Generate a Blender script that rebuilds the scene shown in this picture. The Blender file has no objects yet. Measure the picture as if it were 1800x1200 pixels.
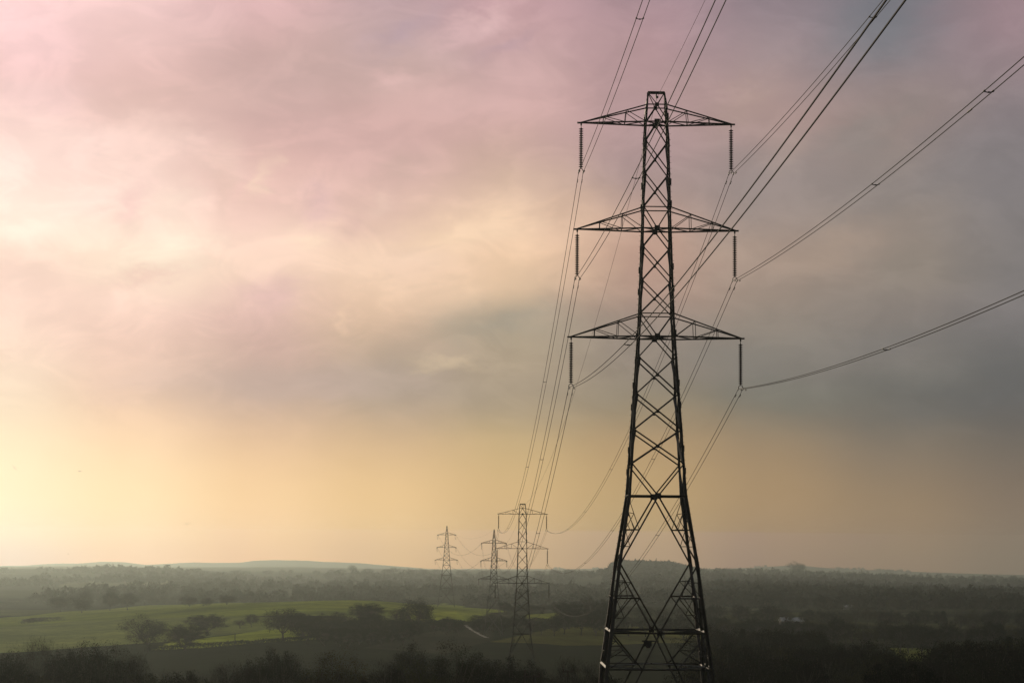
import bpy, math, random
import numpy as np
from mathutils import Vector, Matrix, noise

rnd = random.Random(7)
S = bpy.context.scene
COL = S.collection

# ------------------------------------------------------------------ camera
PITCH, ROLL, FPX = 0.095845, 0.007938, 3600.0
cp, sp, cr, sr = math.cos(PITCH), math.sin(PITCH), math.cos(ROLL), math.sin(ROLL)
FWD = Vector((0, cp, sp))
UP0, RT0 = Vector((0, -sp, cp)), Vector((1, 0, 0))
RT = cr * RT0 + sr * UP0
UPV = -sr * RT0 + cr * UP0
cam = bpy.data.cameras.new('camera')
cam.lens, cam.sensor_width = 72.0, 36.0
cam.clip_start, cam.clip_end = 0.2, 30000
cam_o = bpy.data.objects.new('camera', cam)
COL.objects.link(cam_o)
M3 = Matrix((RT, UPV, -FWD)).transposed()
cam_o.matrix_world = M3.to_4x4()
S.camera = cam_o


def ray(px, py):
    return (FWD + RT * ((px - 900) / FPX) + UPV * ((600 - py) / FPX)).normalized()


def at(px, py, Y):
    d = ray(px, py)
    return d * (Y / d.y)


def project(p):
    p = Vector(p)
    d = p.dot(FWD)
    return 900 + FPX * p.dot(RT) / d, 600 - FPX * p.dot(UPV) / d


# ------------------------------------------------------------------ sky and light
SUN_AZ, SUN_EL = math.radians(-24), math.radians(16)
S.view_settings.view_transform = 'Standard'
S.view_settings.look = 'None'
S.view_settings.exposure = 0.0
S.view_settings.gamma = 1.0
S.render.engine = 'CYCLES'
S.cycles.use_denoising = True
S.cycles.volume_bounces = 1
S.cycles.max_bounces = 6
S.cycles.adaptive_threshold = 0.006
S.render.filter_size = 1.3

SKY_X = [-300, 0, 225, 450, 675, 900, 1125, 1350, 1575, 1800, 2200]
SKY_Y = [985, 950, 870, 780, 700, 640, 550, 470, 400, 300, 200, 100, 0, -400]
SKY = {
    -300: [(241, 229, 203), (241, 233, 203), (246, 237, 201), (239, 228, 205), (237, 217, 197), (237, 215, 196), (239, 209, 194), (246, 216, 199), (259, 240, 224), (251, 222, 211), (243, 203, 200), (252, 211, 209), (259, 220, 218), (226, 189, 189)],
    0: [(246, 225, 203), (246, 233, 203), (249, 236, 199), (244, 225, 192), (239, 214, 192), (240, 213, 191), (242, 206, 194), (248, 216, 196), (258, 240, 222), (256, 223, 210), (234, 193, 189), (247, 205, 203), (262, 220, 218), (216, 179, 181)],
    225: [(249, 219, 185), (249, 223, 185), (251, 224, 181), (245, 209, 173), (219, 186, 168), (228, 194, 176), (241, 202, 189), (253, 230, 203), (251, 217, 203), (247, 214, 199), (215, 175, 166), (233, 195, 188), (251, 212, 208), (203, 169, 172)],
    450: [(235, 201, 164), (237, 204, 164), (242, 206, 159), (221, 184, 150), (182, 159, 151), (197, 165, 152), (218, 178, 171), (250, 217, 192), (249, 212, 196), (228, 185, 174), (200, 165, 159), (200, 166, 158), (233, 189, 187), (185, 154, 159)],
    675: [(217, 187, 147), (219, 189, 147), (228, 193, 142), (206, 173, 137), (158, 144, 133), (166, 148, 133), (223, 187, 159), (244, 210, 181), (229, 194, 173), (215, 176, 168), (210, 171, 163), (191, 165, 156), (196, 164, 167), (166, 142, 146)],
    900: [(195, 169, 131), (196, 170, 131), (205, 173, 126), (194, 167, 122), (152, 139, 124), (173, 153, 129), (158, 147, 129), (241, 202, 165), (246, 212, 179), (191, 162, 145), (218, 177, 170), (196, 164, 160), (207, 163, 165), (150, 130, 137)],
    1125: [(172, 150, 118), (173, 151, 118), (181, 155, 113), (172, 142, 106), (129, 121, 104), (141, 127, 116), (140, 127, 118), (191, 152, 134), (194, 160, 140), (165, 143, 139), (182, 150, 147), (181, 146, 147), (171, 142, 146), (131, 114, 123)],
    1350: [(151, 132, 110), (152, 133, 110), (162, 136, 104), (150, 127, 101), (111, 109, 101), (122, 117, 112), (138, 127, 116), (164, 140, 125), (162, 143, 131), (142, 132, 129), (180, 149, 138), (160, 142, 142), (146, 130, 134), (115, 103, 112)],
    1575: [(141, 126, 108), (142, 127, 108), (145, 124, 100), (121, 110, 99), (104, 102, 97), (113, 109, 105), (131, 120, 114), (141, 129, 117), (143, 130, 119), (137, 129, 123), (157, 136, 125), (138, 127, 128), (118, 119, 124), (102, 96, 104)],
    1800: [(128, 118, 104), (129, 119, 104), (126, 111, 98), (104, 97, 90), (91, 89, 91), (99, 98, 97), (119, 112, 112), (122, 116, 113), (127, 120, 117), (129, 123, 122), (138, 127, 127), (153, 132, 133), (162, 134, 139), (97, 91, 99)],
    2200: [(120, 113, 102), (121, 114, 102), (112, 103, 95), (85, 82, 79), (80, 79, 82), (84, 83, 85), (98, 94, 94), (101, 97, 97), (105, 99, 99), (108, 101, 103), (114, 104, 105), (114, 101, 105), (113, 100, 106), (78, 75, 82)],
}


HAZE_D, HAZE_TOP, HAZE_END = 1.08e-4, 38.0, 10800.0
HAZE_J = [(-300, (1.176, 1.119, 0.813)), (25, (0.997, 0.956, 0.688)), (225, (0.848, 0.82, 0.584)), (450, (0.696, 0.663, 0.476)), (675, (0.561, 0.532, 0.387)), (850, (0.476, 0.456, 0.33)), (1050, (0.399, 0.381, 0.278)), (1350, (0.308, 0.293, 0.218)), (1575, (0.258, 0.249, 0.189)), (1790, (0.222, 0.214, 0.166)), (2200, (0.178, 0.171, 0.133))]   # colour of the valley air by bearing


def lin(c):
    return tuple(((v / 255) / 12.92 if v / 255 <= .04045 else ((v / 255 + .055) / 1.055) ** 2.4) for v in c)


class NT:
    """small helper that wires shader nodes"""
    def __init__(self, tree):
        self.t = tree

    def n(self, typ, **kw):
        nd = self.t.nodes.new(typ)
        for k, v in kw.items():
            setattr(nd, k, v)
        return nd

    def put(self, sock, v):
        if isinstance(v, bpy.types.NodeSocket):
            self.t.links.new(v, sock)
        else:
            sock.default_value = v

    def math(self, op, a, b=0.0, c=None, clamp=False):
        nd = self.n('ShaderNodeMath', operation=op, use_clamp=clamp)
        self.put(nd.inputs[0], a)
        self.put(nd.inputs[1], b)
        if c is not None:
            self.put(nd.inputs[2], c)
        return nd.outputs[0]

    def mix(self, f, a, b, blend='MIX'):
        nd = self.n('ShaderNodeMix', data_type='RGBA', blend_type=blend, clamp_factor=True)
        self.put(nd.inputs[0], f)
        self.put(nd.inputs[6], a)
        self.put(nd.inputs[7], b)
        return nd.outputs[2]

    def rng(self, v, a, b, c=0.0, d=1.0, smooth=False):
        nd = self.n('ShaderNodeMapRange', interpolation_type='SMOOTHSTEP' if smooth else 'LINEAR')
        for i, x in enumerate((v, a, b, c, d)):
            self.put(nd.inputs[i], x)
        return nd.outputs[0]

    def noise(self, vec, scale, detail=4, rough=.55, dist=0.0):
        nd = self.n('ShaderNodeTexNoise')
        if vec is not None:
            self.put(nd.inputs['Vector'], vec)
        nd.inputs['Scale'].default_value = scale
        nd.inputs['Detail'].default_value = detail
        nd.inputs['Roughness'].default_value = rough
        nd.inputs['Distortion'].default_value = dist
        return nd


W_STR = 0.1
world = bpy.data.worlds.new('World')
S.world = world
world.use_nodes = True
wt = world.node_tree
wt.nodes.clear()
N = NT(wt)
tc = N.n('ShaderNodeTexCoord')
sep = N.n('ShaderNodeSeparateXYZ')
wt.links.new(tc.outputs['Generated'], sep.inputs[0])
AZ = N.math('ARCTAN2', sep.outputs[0], sep.outputs[1])
EL = N.math('ADD', N.math('ARCSINE', sep.outputs[2]), N.math('MULTIPLY', N.math('MINIMUM', N.math('MAXIMUM', AZ, -.4), .4), ROLL))
cmb = N.n('ShaderNodeCombineXYZ')
wt.links.new(AZ, cmb.inputs[0])
N.put(cmb.inputs[1], N.math('MULTIPLY', EL, 1.9))
warp = N.noise(cmb.outputs[0], 13.0, 5, .5)
ws = N.n('ShaderNodeSeparateColor')
wt.links.new(warp.outputs['Color'], ws.inputs[0])
hz = N.rng(EL, .03, .085, .12, 1.0, True)        # the air near the horizon is calmer than the cloud above
AZw = N.math('ADD', AZ, N.math('MULTIPLY', N.math('SUBTRACT', ws.outputs[0], .5), N.math('MULTIPLY', hz, .05)))
ELw = N.math('ADD', EL, N.math('MULTIPLY', N.math('SUBTRACT', ws.outputs[1], .5), N.math('MULTIPLY', hz, .03)))
warp2 = N.noise(cmb.outputs[0], 42.0, 6, .58)
w2 = N.n('ShaderNodeSeparateColor')
wt.links.new(warp2.outputs['Color'], w2.inputs[0])
AZp = N.math('ADD', AZ, N.math('MULTIPLY', N.math('SUBTRACT', w2.outputs[0], .5), .034))
ELp = N.math('ADD', EL, N.math('MULTIPLY', N.math('SUBTRACT', w2.outputs[1], .5), .026))


def el_of(y):
    return PITCH + math.atan((600 - y) / FPX)


E0, E1 = el_of(985), el_of(-400)
tq = N.rng(ELw, E0, E1)
colr = None
for i, x in enumerate(SKY_X):
    rp = N.n('ShaderNodeValToRGB')
    rp.color_ramp.interpolation = 'B_SPLINE'
    els = rp.color_ramp.elements
    for k, y in enumerate(SKY_Y):
        pos = (el_of(y) - E0) / (E1 - E0)
        e = els[0] if k == 0 else (els[1] if k == 1 else els.new(pos))
        e.position = pos
        e.color = (*lin(SKY[x][k]), 1)
    wt.links.new(tq, rp.inputs[0])
    if colr is None:
        colr = rp.outputs[0]
    else:
        a0, a1 = math.atan((SKY_X[i - 1] - 900) / FPX), math.atan((x - 900) / FPX)
        colr = N.mix(N.rng(AZw, a0, a1, smooth=True), colr, rp.outputs[0])



def puff(col, x, y, rx, ry, tilt, rgb, amount):
    """one soft lit patch of cloud at a bearing and height of its own"""
    a, e = math.atan((x - 900) / FPX), el_of(y)
    da, de = N.math('SUBTRACT', AZp, a), N.math('SUBTRACT', ELp, e)
    c, s = math.cos(tilt), math.sin(tilt)
    p = N.math('DIVIDE', N.math('ADD', N.math('MULTIPLY', da, c), N.math('MULTIPLY', de, s)), rx / FPX)
    q = N.math('DIVIDE', N.math('SUBTRACT', N.math('MULTIPLY', de, c), N.math('MULTIPLY', da, s)), ry / FPX)
    d2 = N.math('ADD', N.math('MULTIPLY', p, p), N.math('MULTIPLY', q, q))
    w = N.math('MULTIPLY', N.math('EXPONENT', N.math('MULTIPLY', d2, -1.0)), amount)
    return N.mix(w, col, (*lin(rgb), 1))


for a in [(520, 685, 190, 32, .03, (191, 167, 158), .5), (250, 690, 90, 26, .1, (222, 191, 177), .4), (40, 205, 120, 26, .1, (235, 199, 194), .55), (330, 190, 170, 34, .1, (216, 180, 170), .6), (560, 135, 150, 45, .1, (199, 167, 160), .5), (110, 285, 130, 42, .1, (252, 221, 208), .6),
          (290, 262, 75, 34, .0, (245, 211, 197), .7), (392, 300, 40, 40, -.6, (235, 202, 187), .5), (150, 372, 70, 20, .35, (254, 230, 215), .7),
          (30, 430, 70, 26, .3, (255, 238, 219), .7), (222, 372, 20, 40, -.4, (243, 203, 193), .7), (300, 375, 48, 34, .3, (252, 226, 206), .6),
          (285, 455, 66, 36, .15, (253, 236, 212), .8), (248, 512, 66, 13, .22, (235, 198, 182), .75), (180, 545, 60, 20, .2, (249, 213, 198), .5),
          (385, 345, 18, 62, .0, (227, 192, 176), .6), (452, 325, 15, 42, -.25, (243, 211, 188), .7), (560, 365, 40, 26, .2, (219, 181, 177), .6),
          (612, 395, 24, 28, .3, (218, 181, 169), .6), (655, 372, 15, 26, -.7, (232, 198, 180), .7), (690, 300, 46, 34, .3, (198, 168, 154), .5),
          (540, 432, 34, 22, .0, (251, 221, 193), .7), (820, 405, 110, 26, .18, (246, 213, 179), .8), (700, 455, 90, 22, .1, (242, 209, 182), .5),
          (468, 528, 46, 32, .1, (222, 182, 177), .7), (600, 560, 12, 30, -.2, (231, 196, 169), .6), (880, 565, 100, 24, .2, (161, 150, 134), .7),
          (790, 643, 60, 11, .0, (195, 173, 146), .75), (700, 668, 70, 14, .0, (182, 161, 148), .4),
          (690, 140, 34, 14, -.3, (224, 186, 179), .6), (800, 175, 70, 30, .2, (216, 179, 171), .5), (700, 62, 70, 24, .45, (182, 157, 165), .6), (835, 40, 72, 16, .55, (222, 185, 182), .85), (885, 78, 50, 14, .5, (182, 153, 159), .5),
          (960, 330, 50, 50, .6, (189, 160, 144), .4), (1000, 385, 60, 40, .3, (213, 178, 152), .5),
          (1090, 80, 70, 50, .2, (181, 150, 148), .4), (1310, 175, 60, 24, .5, (180, 154, 142), .5), (1390, 265, 30, 40, -.6, (168, 148, 136), .5), (1520, 235, 110, 26, .45, (137, 130, 123), .5),
          (1700, 290, 130, 40, .4, (131, 124, 121), .5), (1560, 55, 110, 50, .3, (116, 119, 122), .6), (1720, 40, 50, 90, -.4, (148, 129, 130), .4),
          (1470, 430, 120, 34, .3, (165, 144, 127), .6), (1290, 430, 60, 26, .2, (173, 150, 133), .5), (1600, 590, 160, 26, .2, (116, 112, 110), .4), (1400, 690, 120, 26, .0, (119, 117, 107), .4),
          (1700, 690, 170, 36, .05, (93, 93, 94), .6), (1330, 620, 110, 24, .1, (131, 125, 118), .4)]:
    colr = puff(colr, *a)
fine = N.noise(cmb.outputs[0], 30.0, 6, .52, .6)
bil = N.noise(cmb.outputs[0], 24.0, 8, .6, .8)
bil_m = N.rng(bil.outputs[0], .42, .62, -.5, .5, True)
fine2 = N.noise(cmb.outputs[0], 9.0, 4, .5, .3)
lum = N.math('ADD', N.math('MULTIPLY', N.math('SUBTRACT', fine.outputs[0], .5), N.math('MULTIPLY', hz, .18)),
             N.math('MULTIPLY', N.math('SUBTRACT', fine2.outputs[0], .5), N.math('MULTIPLY', hz, .14)))
lum = N.math('ADD', lum, N.math('MULTIPLY', bil_m, N.math('MULTIPLY', hz, .08)))
colr = N.mix(1.0, colr, N.math('ADD', lum, 1.0), 'MULTIPLY')
colr = N.mix(1.0, colr, N.mix(N.rng(EL, .1, .2, 0, 1, True), (1, 1, 1, 1), (.985, .962, .99, 1)), 'MULTIPLY')
# the low sky is seen through kilometres of valley air that both veils and lights it
elv = N.math('MAXIMUM', N.math('ARCSINE', sep.outputs[2]), 1e-4)
path = N.math('MINIMUM', N.math('DIVIDE', HAZE_TOP, N.math('TANGENT', elv)), HAZE_END)
trans = N.math('EXPONENT', N.math('MULTIPLY', path, -HAZE_D))
jr = N.n('ShaderNodeValToRGB')
ja = [math.atan((x - 900) / FPX) for x, _ in HAZE_J]
for k, (x, c) in enumerate(HAZE_J):
    pos = (ja[k] - ja[0]) / (ja[-1] - ja[0])
    e = jr.color_ramp.elements[0] if k == 0 else (jr.color_ramp.elements[1] if k == 1 else jr.color_ramp.elements.new(pos))
    e.position, e.color = pos, (*[v / 2 for v in c], 1)
wt.links.new(N.rng(AZ, ja[0], ja[-1]), jr.inputs[0])
air = N.mix(1.0, jr.outputs[0], N.math('MULTIPLY', N.math('SUBTRACT', 1.0, trans), 2.0), 'MULTIPLY')
clear = N.mix(1.0, colr, air, 'SUBTRACT')
clear = N.mix(1.0, clear, N.mix(1.0, colr, (.12, .12, .12, 1), 'MULTIPLY'), 'LIGHTEN')
colr = N.mix(1.0, clear, N.math('DIVIDE', 1.0, trans), 'MULTIPLY')
# unseen sky behind the camera, made dark grey to dim the land
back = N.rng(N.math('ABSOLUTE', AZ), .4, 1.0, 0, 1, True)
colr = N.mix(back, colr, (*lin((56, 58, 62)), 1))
# unseen sky overhead, an added grey that sets the light on the land
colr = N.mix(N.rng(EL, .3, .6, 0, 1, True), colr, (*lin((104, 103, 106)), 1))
skyt = N.n('ShaderNodeTexSky', sky_type='NISHITA', sun_disc=False)
skyt.sun_elevation, skyt.sun_rotation = SUN_EL, SUN_AZ
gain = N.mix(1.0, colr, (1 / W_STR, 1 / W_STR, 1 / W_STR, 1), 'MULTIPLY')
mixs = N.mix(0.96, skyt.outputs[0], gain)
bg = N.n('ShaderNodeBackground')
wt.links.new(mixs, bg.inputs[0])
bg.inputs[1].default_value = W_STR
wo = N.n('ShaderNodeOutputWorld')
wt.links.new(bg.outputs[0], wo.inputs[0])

sun = bpy.data.lights.new('sun', 'SUN')
sun.energy, sun.angle, sun.color = 1.7, math.radians(10), (1.0, .84, .6)
sun_o = bpy.data.objects.new('sun', sun)
COL.objects.link(sun_o)
sd = Vector((math.sin(SUN_AZ) * math.cos(SUN_EL), math.cos(SUN_AZ) * math.cos(SUN_EL), math.sin(SUN_EL)))
sun_o.rotation_euler = sd.to_track_quat('Z', 'Y').to_euler()


# ------------------------------------------------------------------ materials
def material(name, base, rough=.8, metal=0.0, var=.25, scale=3.0, island=0.0, tint=0.0, spec=.3):
    m = bpy.data.materials.new(name)
    m.use_nodes = True
    t = m.node_tree
    n = NT(t)
    b = t.nodes['Principled BSDF']
    b.inputs['Roughness'].default_value = rough
    b.inputs['Metallic'].default_value = metal
    b.inputs['Specular IOR Level'].default_value = spec
    co = n.n('ShaderNodeTexCoord')
    nz = n.noise(co.outputs['Object'], scale, 5, .6)
    v = n.rng(nz.outputs[0], .25, .75, 1 - var, 1 + var)
    if island:
        g = n.n('ShaderNodeNewGeometry')
        v = n.math('MULTIPLY', v, n.rng(g.outputs['Random Per Island'], 0, 1, 1 - island, 1 + island))
    c = n.mix(1.0, (*base, 1), v, 'MULTIPLY')
    if tint:
        oi = n.n('ShaderNodeObjectInfo')
        hs = n.n('ShaderNodeHueSaturation')
        n.put(hs.inputs['Hue'], n.rng(oi.outputs['Random'], 0, 1, .5 - tint * .12, .5 + tint * .05))
        n.put(hs.inputs['Value'], n.rng(n.math('FRACT', n.math('MULTIPLY', oi.outputs['Random'], 7.3)), 0, 1, 1 - tint, 1 + tint))
        n.put(hs.inputs['Color'], c)
        c = hs.outputs[0]
    n.put(b.inputs['Base Color'], c)
    return m


STEEL = material('weathered_steel', (.05, .047, .043), .55, .35, .45, 1.4)
GLINT_STEEL = material('sky_glint_steel', (.2, .2, .19), .65, .2, .3, 2.0)  # lighter copy of the tower steel, sky glint put into the colour
WIRE = material('oxidised_aluminium', (.022, .02, .018), .85, 0, .2, 2.0)
GLASSY = material('brown_glazed_porcelain', (.022, .011, .008), .6, 0, .3, 6.0, spec=.1)
FITTING = material('forged_fitting', (.05, .048, .045), .55, .5, .3, 8.0)
PLATE = material('enamel_plate', (.03, .03, .03), .5, 0, .2, 8.0)
CONCRETE = material('weathered_concrete', (.3, .29, .27), .95, 0, .3, 1.5)
BARK = material('bark', (.045, .036, .028), .95, 0, .4, 2.5)
LEAF = material('oak_foliage', (.014, .017, .008),   .9, 0, .3, .35, .16, .3, .0)
TWIG = material('bare_twigs', (.021, .017, .013), .95, 0, .3, .4, .16, .25, .0)
DARKLEAF = material('dark_evergreen', (.012, .016, .01), .9, 0, .3, .4, .16, .3, .0)
OLIVE = material('olive_budding_foliage', (.042, .039, .01), .9, 0, .3, .35, .18, .25, .0)
WOOD = material('creosoted_timber', (.03, .024, .02), .9, 0, .4, 6.0)
ROOF = material('pale_sheet_roof', (.36, .37, .37), .4, .1, .15, .8)
BARNWALL = material('grey_barn_wall', (.14, .13, .12), .9, 0, .3, 1.2)
TRACK = material('pale_gravel', (.15, .14, .12), .95, 0, .3, .6)
BIRD = material('gull_plumage', (.16, .15, .15), .8, 0, .3, 6.0)


# ------------------------------------------------------------------ mesh helpers
class MB:
    def __init__(self):
        self.v, self.f = [], []

    def _add(self, vs, fs):
        o = len(self.v)
        self.v.extend(tuple(p) for p in vs)
        self.f.extend(tuple(i + o for i in q) for q in fs)

    def angle(self, p, q, w, t=None, inward=None):
        """a rolled steel angle from p to q"""
        p, q = Vector(p), Vector(q)
        d = (q - p)
        if d.length < 1e-4:
            return
        d.normalize()
        t = t or w * .16
        ref = Vector(inward) if inward is not None else Vector((0, 0, 1))
        if abs(d.dot(ref.normalized())) > .95:
            ref = Vector((1, .3, 0))
        a = (ref - d * ref.dot(d)).normalized()
        b = d.cross(a)
        a, b = (a + b).normalized(), (b - a).normalized()
        prof = [(0, 0), (w, 0), (w, t), (t, t), (t, w), (0, w)]
        off = w * .3
        vs = [e + a * (x - off) + b * (y - off) for e in (p, q) for x, y in prof]
        fs = [(i, (i + 1) % 6, (i + 1) % 6 + 6, i + 6) for i in range(6)]
        fs += [(5, 4, 3, 2, 1, 0), (6, 7, 8, 9, 10, 11)]
        self._add(vs, fs)

    def box(self, c, sx, sy, sz, rot=None):
        c = Vector(c)
        R = rot or Matrix.Identity(3)
        vs = [c + R @ Vector((x * sx / 2, y * sy / 2, z * sz / 2)) for x in (-1, 1) for y in (-1, 1) for z in (-1, 1)]
        self._add(vs, [(0, 1, 3, 2), (4, 6, 7, 5), (0, 4, 5, 1), (2, 3, 7, 6), (0, 2, 6, 4), (1, 5, 7, 3)])

    def tube(self, pts, rads, n=6, caps=True):
        pts = [Vector(p) for p in pts]
        if not hasattr(rads, '__len__'):
            rads = [rads] * len(pts)
        vs, fs = [], []
        pa = None
        for i, p in enumerate(pts):
            d = (pts[min(i + 1, len(pts) - 1)] - pts[max(i - 1, 0)]).normalized()
            if pa is None:
                pa = d.orthogonal().normalized()
            pa = (pa - d * pa.dot(d)).normalized()
            b = d.cross(pa)
            for k in range(n):
                a = 2 * math.pi * k / n
                vs.append(p + (pa * math.cos(a) + b * math.sin(a)) * rads[i])
        for i in range(len(pts) - 1):
            for k in range(n):
                fs.append((i * n + k, i * n + (k + 1) % n, (i + 1) * n + (k + 1) % n, (i + 1) * n + k))
        if caps:
            fs.append(tuple(range(n - 1, -1, -1)))
            fs.append(tuple((len(pts) - 1) * n + k for k in range(n)))
        self._add(vs, fs)

    def mesh(self, name, mat, smooth=False):
        me = bpy.data.meshes.new(name)
        me.from_pydata(self.v, [], self.f)
        me.materials.append(mat)
        if smooth:
            me.shade_smooth()
        me.update()
        return me


def link(name, me, parent=None):
    o = bpy.data.objects.new(name, me)
    COL.objects.link(o)
    if parent:
        o.parent = parent
    return o


def tag(o, label, cat, group=None):
    o['label'], o['category'] = label, cat
    if group:
        o['group'] = group
    return o


def thing(name, loc, label, cat, group=None, rz=0.0):
    o = bpy.data.objects.new(name, None)
    COL.objects.link(o)
    o.location = loc
    o.rotation_euler = (0, 0, rz)
    return tag(o, label, cat, group)


def copy_thing(src, loc, rz, scale, label, cat=None, group=None):
    r = src.copy()
    COL.objects.link(r)
    r.location, r.rotation_euler, r.scale = loc, (0, 0, rz), scale
    r['label'] = label
    if cat:
        r['category'] = cat
    if group:
        r['group'] = group
    for ch in src.children:
        c = ch.copy()
        COL.objects.link(c)
        c.parent = r
        for g in ch.children:
            d = g.copy()
            COL.objects.link(d)
            d.parent = c
    return r


# ------------------------------------------------------------------ terrain
KY = np.array([-400, -100, 0, 20, 60, 157, 300, 500, 650, 820, 1000, 1190, 1400, 1800, 2600, 4300, 5200, 7000, 9000, 10700.])
YM, YF = 4300.0, 10000.0                              # distances of the two ridges
PROF = {   # bearing x/y : ground height below the eye at each distance
    -.25: [-6, -2, -1.75, -3, -8, -18, -31, -43, -46.5, -47, -48, -47, -53, -60, -67, -80, -90, -100, -160, -240],
    -.08: [-6, -2, -1.75, -3, -7.5, -16.5, -29, -42, -44, -41.5, -38, -36, -43, -58, -66, -80, -90, -100, -160, -240],
    .0: [-6, -2, -1.75, -3, -7.5, -15.6, -28.5, -42, -44.5, -43.5, -42.5, -43, -48, -58, -66, -80, -90, -100, -160, -240],
    .1: [-6, -2, -1.75, -3, -7.5, -15.6, -29, -43, -46, -46.5, -47.5, -49, -51, -57, -64, -76, -86, -106, -165, -250],
    .25: [-6, -2, -1.75, -3, -8, -17, -31, -45, -48, -50, -51, -52, -53, -57, -68, -96, -104, -120, -170, -260],
}
PU = np.array(sorted(PROF))
PT = np.array([PROF[u] for u in sorted(PROF)], float)


def crest(tab, Y):
    xs = np.array([t[0] for t in tab], float)
    zs = np.array([at(t[0], t[1], Y).z for t in tab])
    return (xs - 900) / FPX, zs


MID = crest([(-400, 1004), (0, 1003), (100, 1001), (200, 1000), (300, 1002), (400, 1008), (470, 1012), (560, 1011), (650, 1010), (750, 1012), (900, 1013), (1000, 1011), (1060, 1007), (1085, 1000), (1110, 998), (1180, 999), (1225, 1010), (1300, 1015), (1500, 1022), (1800, 1034), (2300, 1040)], YM)
FAR = crest([(-400, 996), (0, 995), (60, 994), (100, 991), (150, 990), (190, 987), (225, 988), (270, 993), (300, 991), (350, 988), (380, 989), (430, 989), (455, 985), (490, 984), (540, 985), (575, 987), (640, 990), (700, 995), (760, 1000), (900, 1000), (1100, 1000), (1250, 1000), (1350, 996), (1400, 993), (1450, 998), (1600, 1005), (1800, 1011), (2300, 1015)], YF)


def ground(X, Y):
    X, Y = np.atleast_1d(np.asarray(X, float)), np.atleast_1d(np.asarray(Y, float))
    Yc = np.clip(Y, KY[0], KY[-1])
    u = np.clip(X / np.maximum(np.hypot(X, Y) * .2 + np.abs(Y) * .8, 120), -.6, .6)
    cols = np.stack([np.interp(Yc, KY, p) for p in PT])
    z = np.zeros_like(Yc)
    uu = np.clip(u, PU[0], PU[-1])
    k = np.clip(np.searchsorted(PU, uu) - 1, 0, len(PU) - 2)
    t = (uu - PU[k]) / (PU[k + 1] - PU[k])
    t = t * t * (3 - 2 * t)
    i = np.arange(len(z))
    z = cols[k, i] * (1 - t) + cols[k + 1, i] * t
    for (cu, cz), Yr, w0, w1 in ((MID, YM, 1050, 600), (FAR, YF, 2200, 1300)):
        w = np.exp(-((Yc - Yr) / np.where(Yc < Yr, w0, w1)) ** 2)
        z = z + (np.interp(u, cu, cz) - z) * w
    a = np.clip((Yc - 500) / 900, 0, 1)
    z = z + a * (.9 * np.sin(X / 61 + 1.3) * np.cos(Y / 97 + X / 210) + .5 * np.sin(X / 23 + Y / 41))
    return z


def gz(x, y):
    return float(ground(x, y)[0])


def hit(px, py):
    """ground point seen along a direction"""
    d = ray(px, py)
    Y = np.geomspace(60, 10400, 1500)
    z = ground(Y * d.x / d.y, Y)
    below = np.nonzero(Y * d.z / d.y < z)[0]
    y = Y[below[0]] if len(below) else 9000.
    return Vector((y * d.x / d.y, y, gz(y * d.x / d.y, y)))


def inpoly(X, Y, poly):
    r = np.zeros(X.shape, bool)
    for (x0, y0), (x1, y1) in zip(poly, poly[1:] + poly[:1]):
        c = (y0 > Y) != (y1 > Y)
        r ^= c & (X < (x1 - x0) * (Y - y0) / (y1 - y0 + 1e-12) + x0)
    return r


rr = np.concatenate([[0], np.geomspace(6, 420, 60), np.geomspace(424, 1500, 330), np.geomspace(1512, 10500, 210)])
az = np.radians(np.concatenate([np.arange(-180, -24, 6), np.arange(-24, -18, .8), np.arange(-18, 18, .16), np.arange(18, 24, .8), np.arange(24, 180, 6)]))
nr, na = len(rr), len(az)
GX, GY = np.outer(rr, np.sin(az)), np.outer(rr, np.cos(az))
GZ = ground(GX.ravel(), GY.ravel()).reshape(GX.shape)
verts = np.stack([GX, GY, GZ], -1).reshape(-1, 3)
ii, jj = np.meshgrid(np.arange(nr - 1), np.arange(na), indexing='ij')
j2 = (jj + 1) % na
quads = np.stack([ii * na + jj, (ii + 1) * na + jj, (ii + 1) * na + j2, ii * na + j2], -1).reshape(-1, 4)
cover = np.zeros((nr * na, 4))
cover[:, 3] = 1
vx, vy = verts[:, 0], verts[:, 1]
base = np.array([.028, .03, .016])
cover[:, :3] = base
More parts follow.
